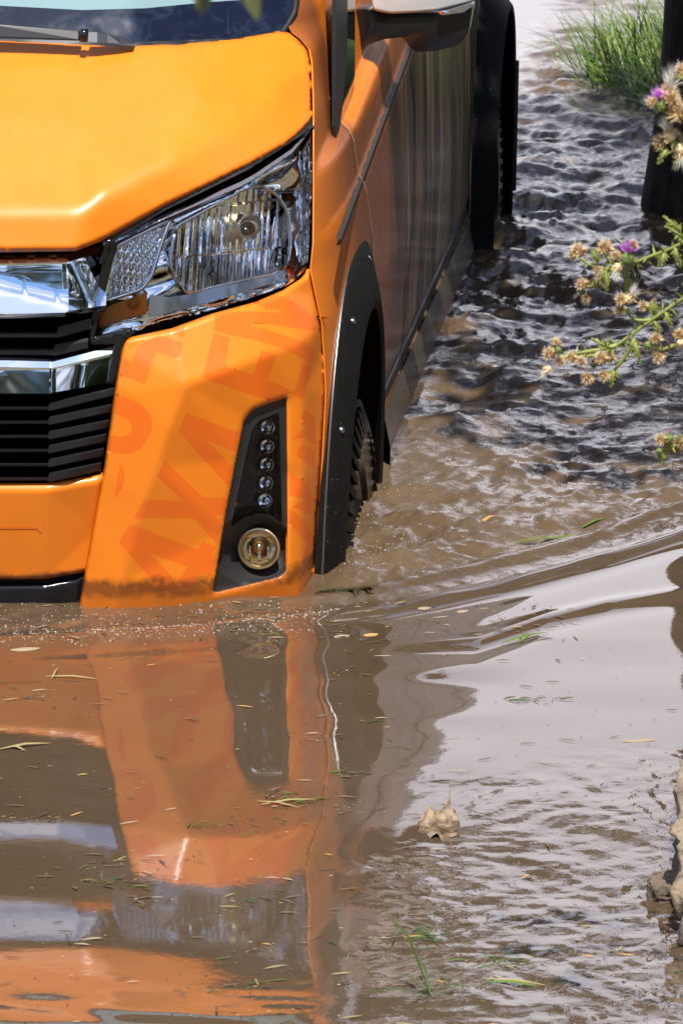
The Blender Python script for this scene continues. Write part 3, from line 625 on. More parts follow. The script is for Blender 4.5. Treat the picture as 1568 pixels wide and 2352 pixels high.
mirrored(mir, van)

# ---- wheel arches and wheels
def flare(A_, name):
    oc = arch_curve(A_['a'], A_['z0'], A_['top'], A_['yc']); lc = arch_curve(A_['ai'], A_['z0'], A_['ti'], A_['yc'])
    def xw(c, rng): f = np.clip((c[:, 1] + .1) / (A_['top'] + .1), 0, 1); return rng[0] + (rng[1] - rng[0]) * f
    rows = []; xo = xw(oc, A_['xo']); xl = xw(lc, A_['xl'])
    for t, bulge in ((0, -.012), (0, .006), (.1, .012), (.35, .012), (.7, .010), (.92, .006), (1.0, 0)):
        rows.append(np.c_[xo + (xl - xo) * t + bulge, oc[:, 0] + (lc[:, 0] - oc[:, 0]) * t, oc[:, 1] + (lc[:, 1] - oc[:, 1]) * t])
    l2 = np.c_[xl - .006, lc[:, 0] * .97 + A_['yc'] * .03, lc[:, 1] - .012]; rows += [l2]
    V = np.concatenate(rows); n = len(oc); nr = len(rows)
    o = mk(name, V, [(i * n + j, i * n + j + 1, (i + 1) * n + j + 1, (i + 1) * n + j) for i in range(nr - 1) for j in range(n - 1)], FLARE, van)
    eb = MB(); eb.tube([tuple(p) for p in rows[1][:len(oc) // 2 + 4]], .0032, 6); eb.build('arch_edge', STEEL, o)
    # dimpled bolts
    for u in ((9, 16, 25, 34) if A_['yc'] < 2 else ()):
        c = rows[3][u]; nrm = np.array([.75, (c[1] - A_['yc']) * 1.0, (c[2] - A_['z0']) * .8 + .0]); nrm /= np.linalg.norm(nrm)
        b = MB(); b.lathe(c + nrm * .001, nrm, [(.0085, .001), (.0075, .003), (.0055, .0015), (.005, .0015), (.005, .003), (.003, .004), (.0001, .004)], 12); b.build('bolt', STEEL, o)
    liner = np.concatenate([l2, np.c_[np.full(n, .50), l2[:, 1], l2[:, 2]]])
    mk('arch_liner', liner, [(j, j + 1, n + j + 1, n + j) for j in range(n - 1)] + [tuple(range(n, 2 * n))], VOID, o)
    mirrored(o, van); return o
for A_ in ARCH: flare(A_, 'wheel_arch')
def wheel(yc, zc, x1, w=.25, R0=.365):
    b = MB(); x0 = x1 - w; c = (0, yc, zc)
    prof = [(.20, x1 - .02), (.22, x1), (.30, x1 + .008), (.345, x1 - .006), (R0, x1 - .03), (R0, x0 + .03), (.345, x0 + .006), (.30, x0 - .006), (.20, x0 + .02)]
    b.lathe(c, (1, 0, 0), prof, 72)
    for k in range(44):                                   # tread blocks and shoulder lugs
        a = 2 * math.pi * k / 44
        for xx, ww, da in ((x1 - .035, .05, 0), (x1 - .095, .045, .07), (x0 + .095, .045, 0), (x0 + .035, .05, .07)):
            aa = a + da; ca, sa = math.cos(aa), math.sin(aa)
            P = []
            for dr in (-.004, .014):
                for dx in (-ww / 2, ww / 2):
                    for dt in (-.018, .018): P.append((xx + dx, yc + (R0 + dr) * ca - dt * sa, zc + (R0 + dr) * sa + dt * ca))
            b.add(P, [(0, 1, 3, 2), (4, 6, 7, 5), (0, 4, 5, 1), (2, 3, 7, 6), (0, 2, 6, 4), (1, 5, 7, 3)])
        P = []
        for r in (.30, .355):
            for dx in (.004, .016):
                for dt in (-.012, .012): P.append((x1 + dx - (.016 if r > .33 else 0), yc + r * math.cos(a) - dt * math.sin(a), zc + r * math.sin(a) + dt * math.cos(a)))
        b.add(P, [(0, 1, 3, 2), (4, 6, 7, 5), (0, 4, 5, 1), (2, 3, 7, 6), (0, 2, 6, 4), (1, 5, 7, 3)])
    w_ = b.build('wheel', TYRE, van, False)
    r = MB(); r.lathe(c, (1, 0, 0), [(.205, x1 - .02), (.195, x1 - .012), (.18, x1 - .05), (.06, x1 - .06), (.05, x1 - .03), (.0001, x1 - .03)], 40)
    r.build('rim', STEEL, w_); mirrored(w_, van)
wheel(.97, -.11, .945); wheel(5.0, .10, .99)
o = extr('mud_flap', [(.70, 5.55, .48), (1.035, 5.55, .48), (1.03, 5.53, .02), (.70, 5.53, .02)], .018, MATT, van, .004); mirrored(o, van)
print("van built")

# ================================================================== WATER
WL = -.03
NG = {}
def vnoise(x, y, seed):
    N = 256
    if seed not in NG: NG[seed] = np.random.default_rng(seed).random((N, N)) * 2 - 1
    g = NG[seed]
    xi = np.floor(x).astype(int); yi = np.floor(y).astype(int); fx = x - xi; fy = y - yi
    u = fx**3 * (fx * (fx * 6 - 15) + 10); w = fy**3 * (fy * (fy * 6 - 15) + 10)
    a = g[xi % N, yi % N]; b = g[(xi + 1) % N, yi % N]; c = g[xi % N, (yi + 1) % N]; d = g[(xi + 1) % N, (yi + 1) % N]
    return (a * (1 - u) + b * u) * (1 - w) + (c * (1 - u) + d * u) * w
def fbm(x, y, lam, seed, octv=3, gain=.5, sx=1.0):
    s = 0; a = 1.0
    for k in range(octv): s = s + a * vnoise(x / lam * sx + 13.7 * k + 50, y / lam + 7.1 * k + 90, seed + k); a *= gain; lam *= .5
    return s
def ss(a, b, x): t = np.clip((x - a) / (b - a), 0, 1); return t * t * (3 - 2 * t)
def wcurve(pts): P = np.array([PZ(p[0], p[1], WL) for p in pts]); return P[:, 0], P[:, 1]
BX, BY = wcurve([(-700, 1500), (-300, 1488), (0, 1470), (200, 1462), (470, 1448), (720, 1420), (900, 1400), (1150, 1348), (1400, 1280), (1568, 1225), (1800, 1140)])
CX_, CY_ = wcurve([(640, 1385), (760, 1378), (900, 1352), (1050, 1318), (1200, 1280), (1400, 1225), (1568, 1160), (1800, 1060)])
DX_, DY_ = wcurve([(900, 1480), (1100, 1470), (1250, 1420), (1400, 1385), (1568, 1360), (1800, 1330)])
def water_fields(x, y):
    wx = x + .05 * fbm(x, y, .5, 3, 2); wy = y + .10 * fbm(x, y, .4, 5, 2)
    yb = np.interp(x, BX, BY); behind = ss(-.02, .16, y - yb)
    yc = np.interp(x, CX_, CY_); back = ss(-.04, .12, y - yc) * ss(.75, .95, x)
    # chop
    n1 = fbm(wx, wy, .34, 11, 3, .55); n2 = fbm(wx + .3 * n1 * .2, wy, .12, 21, 3, .55); n3 = fbm(wx, wy, .045, 31, 2, .6); n4 = fbm(wx, wy, .075, 35, 3, .65, .75)
    ridge = .5 - np.abs(fbm(wx, wy, .24, 41, 3, .5)); r2 = .4 - np.abs(fbm(wx + .02 * n1, wy, .085, 45, 3, .55, .8))
    whe = np.exp(-(((x - 1.12) / .30)**2 + ((y - .75) / .50)**2))
    side = np.exp(-((x - .95) / .55)**2) * ss(.5, 1.2, y)
    far = ss(7.5, 11, y); mid = ss(.4, 1.8, y); mid2 = ss(1.6, 3.5, y)
    pat = .35 + .95 * ss(-.35, .45, fbm(wx + .3 * wy, wy, 1.1, 55, 2)); turb = back * (1 - .55 * far)
    h = turb * ((.008 + .003 * mid2) * n1 + .010 * ridge * (1 - .6 * mid2) + .0042 * pat * n2 + .0075 * pat * r2 * (1 - .8 * mid2) + .0012 * pat * n3 + (.0030 * mid + .003 * mid2) * n4 + .009 * mid2 * fbm(wx, wy, .2, 47, 4, .6, .6) + .0035 * pat * mid2 * fbm(wx, wy, .06, 49, 2, .6, .7)) * (.55 + .95 * mid)
    h = h + turb * whe * (.012 * n2 + .006 * n3 + .004 * np.abs(n3))
    h = h + .012 * whe * back
    h = h + back * side * mid * (.010 * n1)
    # the bow wave, its trailing crests and the swirl in front of the bumper
    d = y - yb; amp = ss(-1.3, .2, x) * .4 + .6
    h = h + amp * (.010 + .006 * vnoise(x / .13 + 9, y / .3 + 4, 401)) * np.exp(-(d / .045)**2) - amp * .004 * np.exp(-((d + .11) / .08)**2)
    d = y - yc; fad = ss(.55, .8, x)
    h = h + fad * (.014 * np.exp(-(d / .05)**2) - .010 * np.exp(-((d - .12) / .07)**2) + .006 * np.exp(-((d - .24) / .07)**2))
    d = y - np.interp(x, DX_, DY_); h = h + ss(.95, 1.3, x) * (.006 * np.exp(-(d / .05)**2) - .004 * np.exp(-((d + .10) / .07)**2))
    bow = behind * (1 - back) * (y < yb + 1.2)
    h = h + bow * (.0026 * fbm(wx, wy, .10, 51, 3, .6) + .0016 * n3)
    # calm pool ahead: long slow undulation, finer riffles towards the stones and the near edge
    calm = 1 - behind
    h = h + calm * (.0022 * fbm(x, y, .42, 61, 2, .35, .55))
    near = ss(-1.95, -2.6, y)
    h = h + calm * near * (.0018 * fbm(wx, y, .30, 71, 2, .32, .28) + .00025 * fbm(wx, y, .10, 75, 2, .5, .3))
    h = h + calm * ss(-2.3, -2.62, y) * .0034 * fbm(wx, y, .17, 95, 3, .45, .38)
    rif = calm * ss(1.18, 1.5, x + .12 * n1) * ss(-.8, -1.25, y + .15 * n1)
    h = h + rif * (.0010 * fbm(wx, wy, .085, 81, 3, .6) + .0006 * fbm(wx, wy, .04, 85, 2, .6))
    sw = np.exp(-(((x - 1.12) / .30)**2 + ((y + .45) / .40)**2)); h = h + calm * sw * .0045 * fbm(x, y, .26, 91, 2, .35, .8)
    rim = rif + .12 * calm * near
    return h, np.clip(np.maximum(turb, back) + .5 * bow, 0, 1), np.clip(rim, 0, 1)
xs = np.r_[np.arange(-3.0, -1.35, .06), np.arange(-1.35, 2.25, .0075), np.arange(2.25, 4.0, .05)]
ys = [-3.6]
while ys[-1] < 26: ys.append(ys[-1] + max(.0085, .0085 + .0022 * (ys[-1] + 1.0)) * (1.0 if ys[-1] < 12 else 1.3))
ys = np.array(ys); X, Y = np.meshgrid(xs, ys); H, TB, RI = water_fields(X, Y)
fd = ss(-3.0, -2.5, X) * (1 - ss(3.4, 4.0, X)) * ss(-3.6, -3.3, Y) * (1 - ss(24, 26, Y))
def hz(x, y): return WL + water_fields(np.array([x], float), np.array([y], float))[0][0]
V = np.c_[X.ravel(), Y.ravel(), (WL + H * fd).ravel()]; nx = len(xs); k = len(ys)
idx = np.arange(nx * k).reshape(k, nx); Q = np.stack([idx[:-1, :-1], idx[:-1, 1:], idx[1:, 1:], idx[1:, :-1]], -1).reshape(-1, 4)
x0, x1, y0, y1 = xs[0], xs[-1], ys[0], ys[-1]; b = len(V)
ext = [(-120, -9, WL), (x0, -9, WL), (x1, -9, WL), (120, -9, WL), (-120, y0, WL), (x0, y0, WL), (x1, y0, WL), (120, y0, WL), (-120, y1, WL), (x0, y1, WL), (x1, y1, WL), (120, y1, WL), (-120, 140, WL), (x0, 140, WL), (x1, 140, WL), (120, 140, WL)]
EF = [(b + r * 4 + c, b + r * 4 + c + 1, b + r * 4 + c + 5, b + r * 4 + c + 4) for r in range(3) for c in range(3) if (r, c) != (1, 1)]
me = bpy.data.meshes.new('water'); allv = np.r_[V, np.array(ext)]
nq = len(Q) + len(EF); me.vertices.add(len(allv)); me.vertices.foreach_set('co', allv.astype(np.float32).ravel())
L = np.r_[Q.ravel(), np.array(EF).ravel()].astype(np.int32); me.loops.add(len(L)); me.loops.foreach_set('vertex_index', L)
me.polygons.add(nq); me.polygons.foreach_set('loop_start', np.arange(0, 4 * nq, 4, dtype=np.int32)); me.polygons.foreach_set('use_smooth', np.ones(nq, bool)); me.update(calc_edges=True)
for nm, arr in (('turb', TB), ('riffle', RI)):
    a = me.attributes.new(nm, 'FLOAT', 'POINT'); a.data.foreach_set('value', np.r_[arr.ravel(), np.zeros(16)].astype(np.float32))
water = bpy.data.objects.new('water', me); scene.collection.objects.link(water); struct(water)
WM = mat('muddy_water', (.10, .07, .045), .02, 0, .5, ior=2.5); k = NB(WM)
at = k.n('ShaderNodeAttribute', attribute_name='turb').outputs['Fac']; ar = k.n('ShaderNodeAttribute', attribute_name='riffle').outputs['Fac']
silt = k.maprange(k.noise(3.5, 5, .6, dist=1.2), .3, .7)
k.l(k.mix(at, k.mix(silt, (.080, .053, .031), (.098, .066, .040)), k.mix(silt, (.100, .065, .036), (.140, .094, .056))), k.b.inputs['Base Color'])
mpn = k.n('ShaderNodeMapping'); mpn.inputs['Scale'].default_value = (1, 1, 1); k.l(k.pos(), mpn.inputs[0])
hgt = k.math('ADD', k.math('MULTIPLY', k.noise(38, 4, .6, mpn.outputs[0], .6), k.math('ADD', k.math('MULTIPLY', at, 1.0), .015)), k.math('MULTIPLY', k.noise(30, 3, .55, mpn.outputs[0], .8), k.math('MULTIPLY', ar, .22)))
k.bump(hgt, .5, .007)
ii = k.math('SUBTRACT', 2.4, k.math('MULTIPLY', at, .78)); k.l(ii, k.b.inputs['IOR']); me.materials.append(WM)

# ================================================================== GROUND UNDER AND BESIDE THE WATER
gx = np.r_[np.linspace(-120, -8, 12), np.arange(-7, 12, .25), np.linspace(13, 120, 14)]; gy = np.r_[np.linspace(-80, -21, 10), np.arange(-20, 30, .4), np.linspace(32, 160, 14)]
GXX, GYY = np.meshgrid(gx, gy)
def ground(x, y):
    e = 2.02 + .10 * fbm(x, y, 1.7, 101, 2) - .74 * np.exp(-((y - 8.7) / 1.3)**2)
    right = np.clip((x - e) * .42, -.6, 1.6) ; front = np.clip((-3.45 - y) * .235, -.6, 2.4); farb = np.clip((y - 70) * .08, -.6, 3.0); left = np.clip((-9 - x) * .3, -.6, 2.0)
    return np.maximum(np.maximum(right, front), np.maximum(farb, left)) + .05 * fbm(x, y, .8, 111, 3) - .02
GZ = ground(GXX, GYY); n = len(gx); GF_ = [(r * n + c, r * n + c + 1, (r + 1) * n + c + 1, (r + 1) * n + c) for r in range(len(gy) - 1) for c in range(n - 1)]
SOIL = mat('bank_soil', (.16, .115, .075), .9); k = NB(SOIL)
k.l(k.mix(k.maprange(k.noise(1.3, 6, .6), .4, .6), k.mix(k.maprange(k.noise(14, 5), .35, .65), (.19, .135, .09), (.10, .072, .045)), (.06, .075, .025)), k.b.inputs['Base Color']); k.bump(k.noise(30, 5), .5, .03)
struct(mk('bank_ground', np.c_[GXX.ravel(), GYY.ravel(), GZ.ravel()], GF_, SOIL))
def gz(x, y): return float(ground(np.array([float(x)]), np.array([float(y)]))[0])

# ================================================================== PLANTS
def leafmat(name, a, b, rough=.45):
    m = mat(name, a, rough); k = NB(m); oi = k.n('ShaderNodeNewGeometry').outputs['Random Per Island']; k.l(k.mix(oi, a, b), k.b.inputs['Base Color'])
    k.b.inputs['Subsurface Weight'].default_value = 0.0; return m
GRASS = leafmat('grass_blade', (.045, .12, .010), (.15, .20, .028)); LEAF = leafmat('tree_leaf', (.030, .055, .014), (.07, .10, .025)); BARK = mat('bark', (.045, .035, .028), .9); k = NB(BARK)
mpb = k.n('ShaderNodeMapping'); mpb.inputs['Scale'].default_value = (1, 1, .2); k.l(k.pos(), mpb.inputs[0]); nb_ = k.noise(28, 6, .65, mpb.outputs[0])
k.l(k.mix(k.maprange(nb_, .35, .65), (.02, .016, .012), (.065, .05, .04)), k.b.inputs['Base Color']); k.bump(nb_, .8, .03)
def blade(mb, base, d, L, w, droop, seg=5, mi=0):
    base = np.array(base, float); d = np.array(d, float); d /= np.linalg.norm(d); sd = np.cross(d, [0, 0, 1.0]); sd /= np.linalg.norm(sd) + 1e-9; P = []; p = base.copy(); dd = d.copy()
    for i in range(seg + 1):
        t = i / seg; ww = w * (1 - t)**.7 * (.6 + .8 * min(1, t * 4)); P += [p - sd * ww / 2, p + sd * ww / 2 + np.array([0, 0, ww * .25])]
        dd = dd + np.array([0, 0, -droop / seg]); dd /= np.linalg.norm(dd); p = p + dd * L / seg
    mb.add(P, [(2 * i, 2 * i + 1, 2 * i + 3, 2 * i + 2) for i in range(seg)], mi)
gb = MB()
for i in range(3600):
    y = RNG.uniform(6.9, 11.5); e = 2.02 - .74 * math.exp(-((y - 8.7) / 1.3)**2); x = e + RNG.uniform(-.16, 1.2)**1.0
    if RNG.random() < .35: x = e + RNG.normal(0, .10)
    clump = .55 + .45 * math.sin(x * 7.3 + y * 3.1) * math.sin(y * 5.2 - x * 2)
    z = max(gz(x, y), WL - .03); a = RNG.normal(math.pi, 1.0); tl = RNG.uniform(.25, .95)
    blade(gb, (x, y, z), (math.cos(a) * tl, math.sin(a) * tl, 1), RNG.uniform(.16, .42) * (.7 + .5 * clump), RNG.uniform(.005, .011), RNG.uniform(.2, 1.3))
struct(gb.build('grass', GRASS), 'stuff')
def leaves(mb, n, centre, rad, size, mi=0, shell=.55):
    for _ in range(n):
        u = RNG.normal(size=3); u /= np.linalg.norm(u); r = RNG.random()**(1 / 3) if RNG.random() > shell else RNG.uniform(.75, 1.05)
        c = np.array(centre) + u * r * np.array(rad); d = RNG.normal(size=3); d /= np.linalg.norm(d); e = np.cross(d, RNG.normal(size=3)); e /= np.linalg.norm(e); s = size * RNG.uniform(.6, 1.3)
        mb.add([c - d * s, c + e * s * .45, c + d * s, c - e * s * .45 + np.cross(d, e) * s * .15], [(0, 1, 2, 3)], mi)
# the dark leaning trunk standing in the water; its crown hangs over the back of the van
tb = np.array([PY(1485, 440, 5.7), PY(1508, 190, 5.7), PY(1525, 0, 5.7)]); tb[:, 0] += .17
axis = (tb[2] - tb[0]) / (tb[2, 2] - tb[0, 2])
tree = empty('tree', (tb[0, 0], 5.7, -.35), 'black shaded tree trunk leaning at the right edge beyond the thistles', 'tree')
tm = MB(); pts = []; rad = []
for z, r in ((-.5, .21), (.0, .185), (.35, .172), (.8, .165), (1.6, .155), (2.6, .14), (3.8, .11), (5.0, .06)): pts.append(tb[0] + axis * (z - tb[0, 2]) + np.array([.012 * math.sin(z * 5), 0, 0])); rad.append(r)
tm.tube(pts, rad, 20)
cl = [((1.75, 1.5, 4.3), (.30, .5, .3)), ((1.55, 2.2, 4.4), (.30, .35, .3)), ((2.1, .9, 4.6), (.3, .35, .3)), ((1.9, 2.9, 4.3), (.45, .4, .35)), ((4.4, 7.0, 5.2), (1.4, 1.6, 1.0)), ((4.2, 10.0, 5.6), (1.5, 1.6, 1.1)), ((1.5, 5.4, 4.9), (.7, .7, .5)), ((1.75, 2.6, 4.6), (.4, .6, .4)), ((2.0, 2.6, 4.7), (1.0, .9, .7)), ((1.6, 4.4, 4.4), (.8, .9, .6)), ((2.6, 3.6, 5.2), (1.2, 1.2, .9)), ((2.15, 1.6, 4.6), (.55, .7, .5)), ((2.3, 5.6, 4.9), (1.1, 1.0, .8)), ((3.2, 1.6, 4.9), (1.0, 1.0, .8)), ((1.75, 3.8, 4.9), (.5, .7, .5)), ((3.4, 4.8, 5.0), (1, 1.2, .8)), ((2.5, .6, 5.0), (.6, .6, .5))]
cl = [((c[0], c[1] - (1.45 if i < 4 else .6), c[2]), r) for i, (c, r) in enumerate(cl)]
for c, r in cl: tm.tube([pts[5], (np.array(pts[6]) + np.array(c)) / 2 + np.array([0, 0, -.2]), np.array(c)], [.06, .035, .012], 8)
tm.build('trunk', BARK, tree)
cm_ = MB()
for c, r in cl: leaves(cm_, int(420 * r[0] * r[1] * 2.3), c, r, .105)
cm_.build('crown', LEAF, tree, False)
t2 = empty('tree', (-5.2, 10.0, -.2), 'unseen leafy tree added on the far bank to darken the ripples by the van', 'tree'); m = MB(); m.tube([(-5.2, 10, -.5), (-5.0, 10, 2.0), (-4.2, 10.2, 4.0), (-2.5, 10.4, 5.6)], [.3, .25, .18, .08], 14)  # unseen tree added so the ripples mirror dark leaves instead of sky
c2_ = MB()
for c, r in (((-.3, 9.0, 5.6), (1.1, 1.4, .8)), ((-1.8, 7.0, 5.6), (1.4, 1.5, .9)), ((-3.4, 9.5, 6.0), (1.6, 1.8, 1.2)), ((-.6, 12.0, 6.4), (1.4, 1.6, 1.0)), ((-2.6, 13.0, 6.6), (1.6, 1.6, 1.2)), ((.2, 14.5, 6.8), (1.1, 1.4, .9)), ((-.9, 5.2, 5.0), (.9, 1.1, .6))):
    m.tube([(-4.2, 10.2, 4.0), ((c[0] - 4.2) / 2, (c[1] + 10.2) / 2, c[2] - .6), c], [.10, .06, .02], 8); leaves(c2_, int(420 * r[0] * r[1] * 1.6), c, r, .12)
m.build('trunk', BARK, t2); c2_.build('crown', LEAF, t2, False)  # trunk and crown of the added unseen tree
# trees on the bank behind the photographer: seen in the chrome and on the water only
def bush(x, y, h, r, n, label):
    t = empty('bush', (x, y, gz(x, y)), label, 'bush', 'bushes on the bank'); m = MB(); z = gz(x, y)
    for a in range(5): m.tube([(x, y, z - .1), (x + .3 * r * math.cos(a * 1.3), y + .3 * r * math.sin(a * 1.3), z + h * .5), (x + .6 * r * math.cos(a * 1.3), y + .6 * r * math.sin(a * 1.3), z + h * .8)], [.07, .05, .02], 7)
    m.build('stem', BARK, t); c = MB()
    for a in range(9): leaves(c, n // 9, (x + .55 * r * math.cos(a * 2.4) * (a % 3) / 2, y + .55 * r * math.sin(a * 2.4) * (a % 3) / 2, z + h * (.25 + .65 * ((a * 5) % 9) / 9)), (r * .55, r * .55, h * .24), .13)
    c.build('foliage', LEAF, t, False)
for i, (x, y, h, r, lab) in enumerate([(4.6, -15, 4.2, 2.0, 'tall green bush behind the camera on the near bank'), (7.8, -9, 4.6, 2.4, 'wide green bush on the right bank'), (.2, -18, 2.6, 2.2, 'low green bush straight behind the camera'), (-5.5, -19, 3.0, 2.4, 'rounded green bush on the bank to the left'), (5.6, -3.5, 3.4, 1.6, 'green bush on the right bank behind the thistles'), (8.5, 3.0, 4.5, 2.2, 'tall bush on the right bank beside the van'), (12, -19, 6, 3.2, 'largest bush far back on the near bank'), (5.2, 3.2, 4.2, 1.7, 'slim bush on the right bank by the tree'), (6.0, 9.0, 6.5, 2.6, 'tallest bush on the right bank past the grass'), (5.0, 14.0, 5.5, 2.4, 'furthest bush along the right bank'), (9.0, -1.0, 6.0, 2.6, 'broad bush set back on the right bank'), (4.4, -7.0, 3.2, 1.5, 'bushy shrub on the right bank nearest the camera')] + [(-13 + i * 3.1, -19.5 - (i * 7 % 3), 2.8 + (i * 5 % 4) * .3, 1.9, 'leafy bush in the hedge behind the camera') for i in range(7)]): bush(x, y, h, r, 2600, lab)

# ---- thistles
TST = leafmat('thistle_stem', (.20, .24, .05), (.30, .32, .08), .5); DRY = leafmat('dry_bract', (.66, .43, .17), (.88, .72, .46), .7); DRYD = leafmat('dark_bract', (.16, .08, .025), (.30, .17, .06), .7)
FLUFF = mat('seed_fluff', (.80, .76, .68), .8); PURP = leafmat('purple_floret', (.55, .12, .66), (.72, .28, .80), .6); PINK = leafmat('pink_floret', (.55, .28, .36), (.62, .38, .42), .6); GREEN = leafmat('green_bract', (.12, .19, .04), (.22, .28, .07), .5)
def spikes(mb, n, c, axis, r0, L, spread, w, mi, up0=0.0):
    axis = np.array(axis, float); axis /= np.linalg.norm(axis)
    for _ in range(n):
        u = RNG.normal(size=3); u -= axis * (u @ axis); u /= np.linalg.norm(u) + 1e-9; t = RNG.uniform(0, spread); d = axis * math.cos(t) + u * math.sin(t)
        b0 = np.array(c) + d * r0; tip = b0 + d * L * RNG.uniform(.6, 1.15) + RNG.normal(size=3) * L * .09; sd = np.cross(d, RNG.normal(size=3)); sd /= np.linalg.norm(sd) + 1e-9
        md = (b0 + tip) / 2 + np.cross(sd, d) * L * .06
        mb.add([b0 - sd * w / 2, b0 + sd * w / 2, md + sd * w * .45, tip, md - sd * w * .45], [(0, 1, 2, 4), (4, 2, 3)], mi)
def ball(mb, c, r, mi, sq=1.0):
    mb.lathe(c, (0, 0, 1), [(.0001, -r * sq), (.6 * r, -.8 * r * sq), (.95 * r, -.3 * r * sq), (.95 * r, .3 * r * sq), (.6 * r, .8 * r * sq), (.0001, r * sq)], 10, mi)
PROTO = {}
def proto(kind, s=.011):
    mb = MB()
    if kind == 'dry_head': ball(mb, (0, 0, 0), s * .55, 1); spikes(mb, 200, (0, 0, 0), (0, 0, 1), s * .45, s * .85, 1.9, s * .09, 0); spikes(mb, 60, (0, 0, 0), (0, 0, 1), s * .4, s * .7, 2.7, s * .13, 1); spikes(mb, 50, (0, 0, 0), (0, 0, 1), s * .4, s * 1.2, 1.0, s * .04, 2); ms = [DRY, DRYD, FLUFF]
    elif kind == 'fluffy_head': ball(mb, (0, 0, -.3 * s), s * .6, 1); spikes(mb, 60, (0, 0, -.2 * s), (0, 0, 1), s * .4, s * .8, 2.2, s * .16, 1); spikes(mb, 120, (0, 0, .2 * s), (0, 0, 1), s * .3, s * 1.9, .75, s * .035, 0); ms = [FLUFF, DRY]
    elif kind == 'flower_head': ball(mb, (0, 0, -.5 * s), s * .65, 1, 1.1); spikes(mb, 50, (0, 0, -.5 * s), (0, 0, 1), s * .55, s * .45, 2.6, s * .14, 1); spikes(mb, 190, (0, 0, -.1 * s), (0, 0, 1), s * .3, s * 1.25, .95, s * .06, 0); ms = [PURP, GREEN]
    else: ball(mb, (0, 0, -.3 * s), s * .6, 1, 1.15); spikes(mb, 70, (0, 0, -.3 * s), (0, 0, 1), s * .5, s * .35, 2.8, s * .12, 1); spikes(mb, 60, (0, 0, .2 * s), (0, 0, 1), s * .2, s * .85, .3, s * .08, 0); ms = [PINK, GREEN]
    me = bpy.data.meshes.new(kind); me.from_pydata(mb.v, [], mb.f)
    for m in ms: me.materials.append(m)
    me.polygons.foreach_set('material_index', np.array(mb.m, np.int32)); PROTO[kind] = me
for kd in ('dry_head', 'fluffy_head', 'flower_head', 'bud'): proto(kd)
def thistle(name, base, Yd, stems, heads, label, hanging=()):
    t = empty(name, base, label, 'thistle', 'thistles on the right bank'); mb = MB()
    for pts, r in stems:
        P = [np.array(base) if p == 'base' else (np.array(p) if len(p) == 3 else PY(p[0], p[1], Yd)) for p in pts]
        Q = [P[0]]
        for i in range(len(P) - 1):
            a, b = P[i], P[i + 1]; n_ = max(2, int(np.linalg.norm(b - a) / .012))
            for j in range(1, n_ + 1): Q.append(a + (b - a) * j / n_ + np.array([0, .004 * math.sin(j), .0])) 
        for _ in range(3): Q = [Q[0]] + [(Q[i - 1] + Q[i] * 2 + Q[i + 1]) / 4 for i in range(1, len(Q) - 1)] + [Q[-1]]
        mb.tube(Q, np.linspace(r, r * .62, len(Q)), 7, 0)
        for i in range(1, len(Q)):                            # spiny wings along the stem
            d = Q[i] - Q[i - 1]; d /= np.linalg.norm(d) + 1e-9
            for _ in range(3):
                u = RNG.normal(size=3); u -= d * (u @ d); u /= np.linalg.norm(u); L_ = RNG.uniform(.6, 2.3) * r * 1.9; w = r * .5
                mb.add([Q[i] + u * r * .5 - d * w, Q[i] + u * r * .5 + d * w, Q[i] + u * (r + L_) + d * RNG.normal() * r], [(0, 1, 2)], 0)
    for pts in hanging:                                       # narrow spiny leaves
        P = [PY(p[0], p[1], Yd) for p in pts]; d = P[-1] - P[0]; L_ = np.linalg.norm(d); d /= L_
        for i in range(16):
            c = P[0] + d * L_ * i / 16
            for s_ in (-1, 1): u = np.cross(d, [0, 1, 0]) * s_ + RNG.normal(size=3) * .3; mb.add([c - d * .003, c + d * .005, c + u * .008 * (1 - i / 20) + d * .004], [(0, 1, 2)], 0)
        mb.tube(P, [.0025, .0012], 5, 0)
    mb.build('stem', TST, t)
    for kd, x, y, r, ang in heads:
        o = bpy.data.objects.new(kd, PROTO[kd]); scene.collection.objects.link(o); o.parent = t
        c = PY(x, y, Yd + RNG.uniform(-.03, .03)); o.location = c - np.array(base)
        sc = r / 24.0 * RNG.uniform(1.05, 1.3) * (1.35 if kd == 'flower_head' else 1); o.scale = (sc, sc, sc)
        o.rotation_euler = (RNG.uniform(-.3, .5), R(ang), RNG.uniform(0, 6.28)) if ang == 0 else (RNG.uniform(0, .4), R(ang), 0)
        ORG[o.name] = c
    return t
YA, YB, YC_ = -3.1, -2.8, -2.5
b1 = (2.30, YB + .1, gz(2.3, YB + .1))
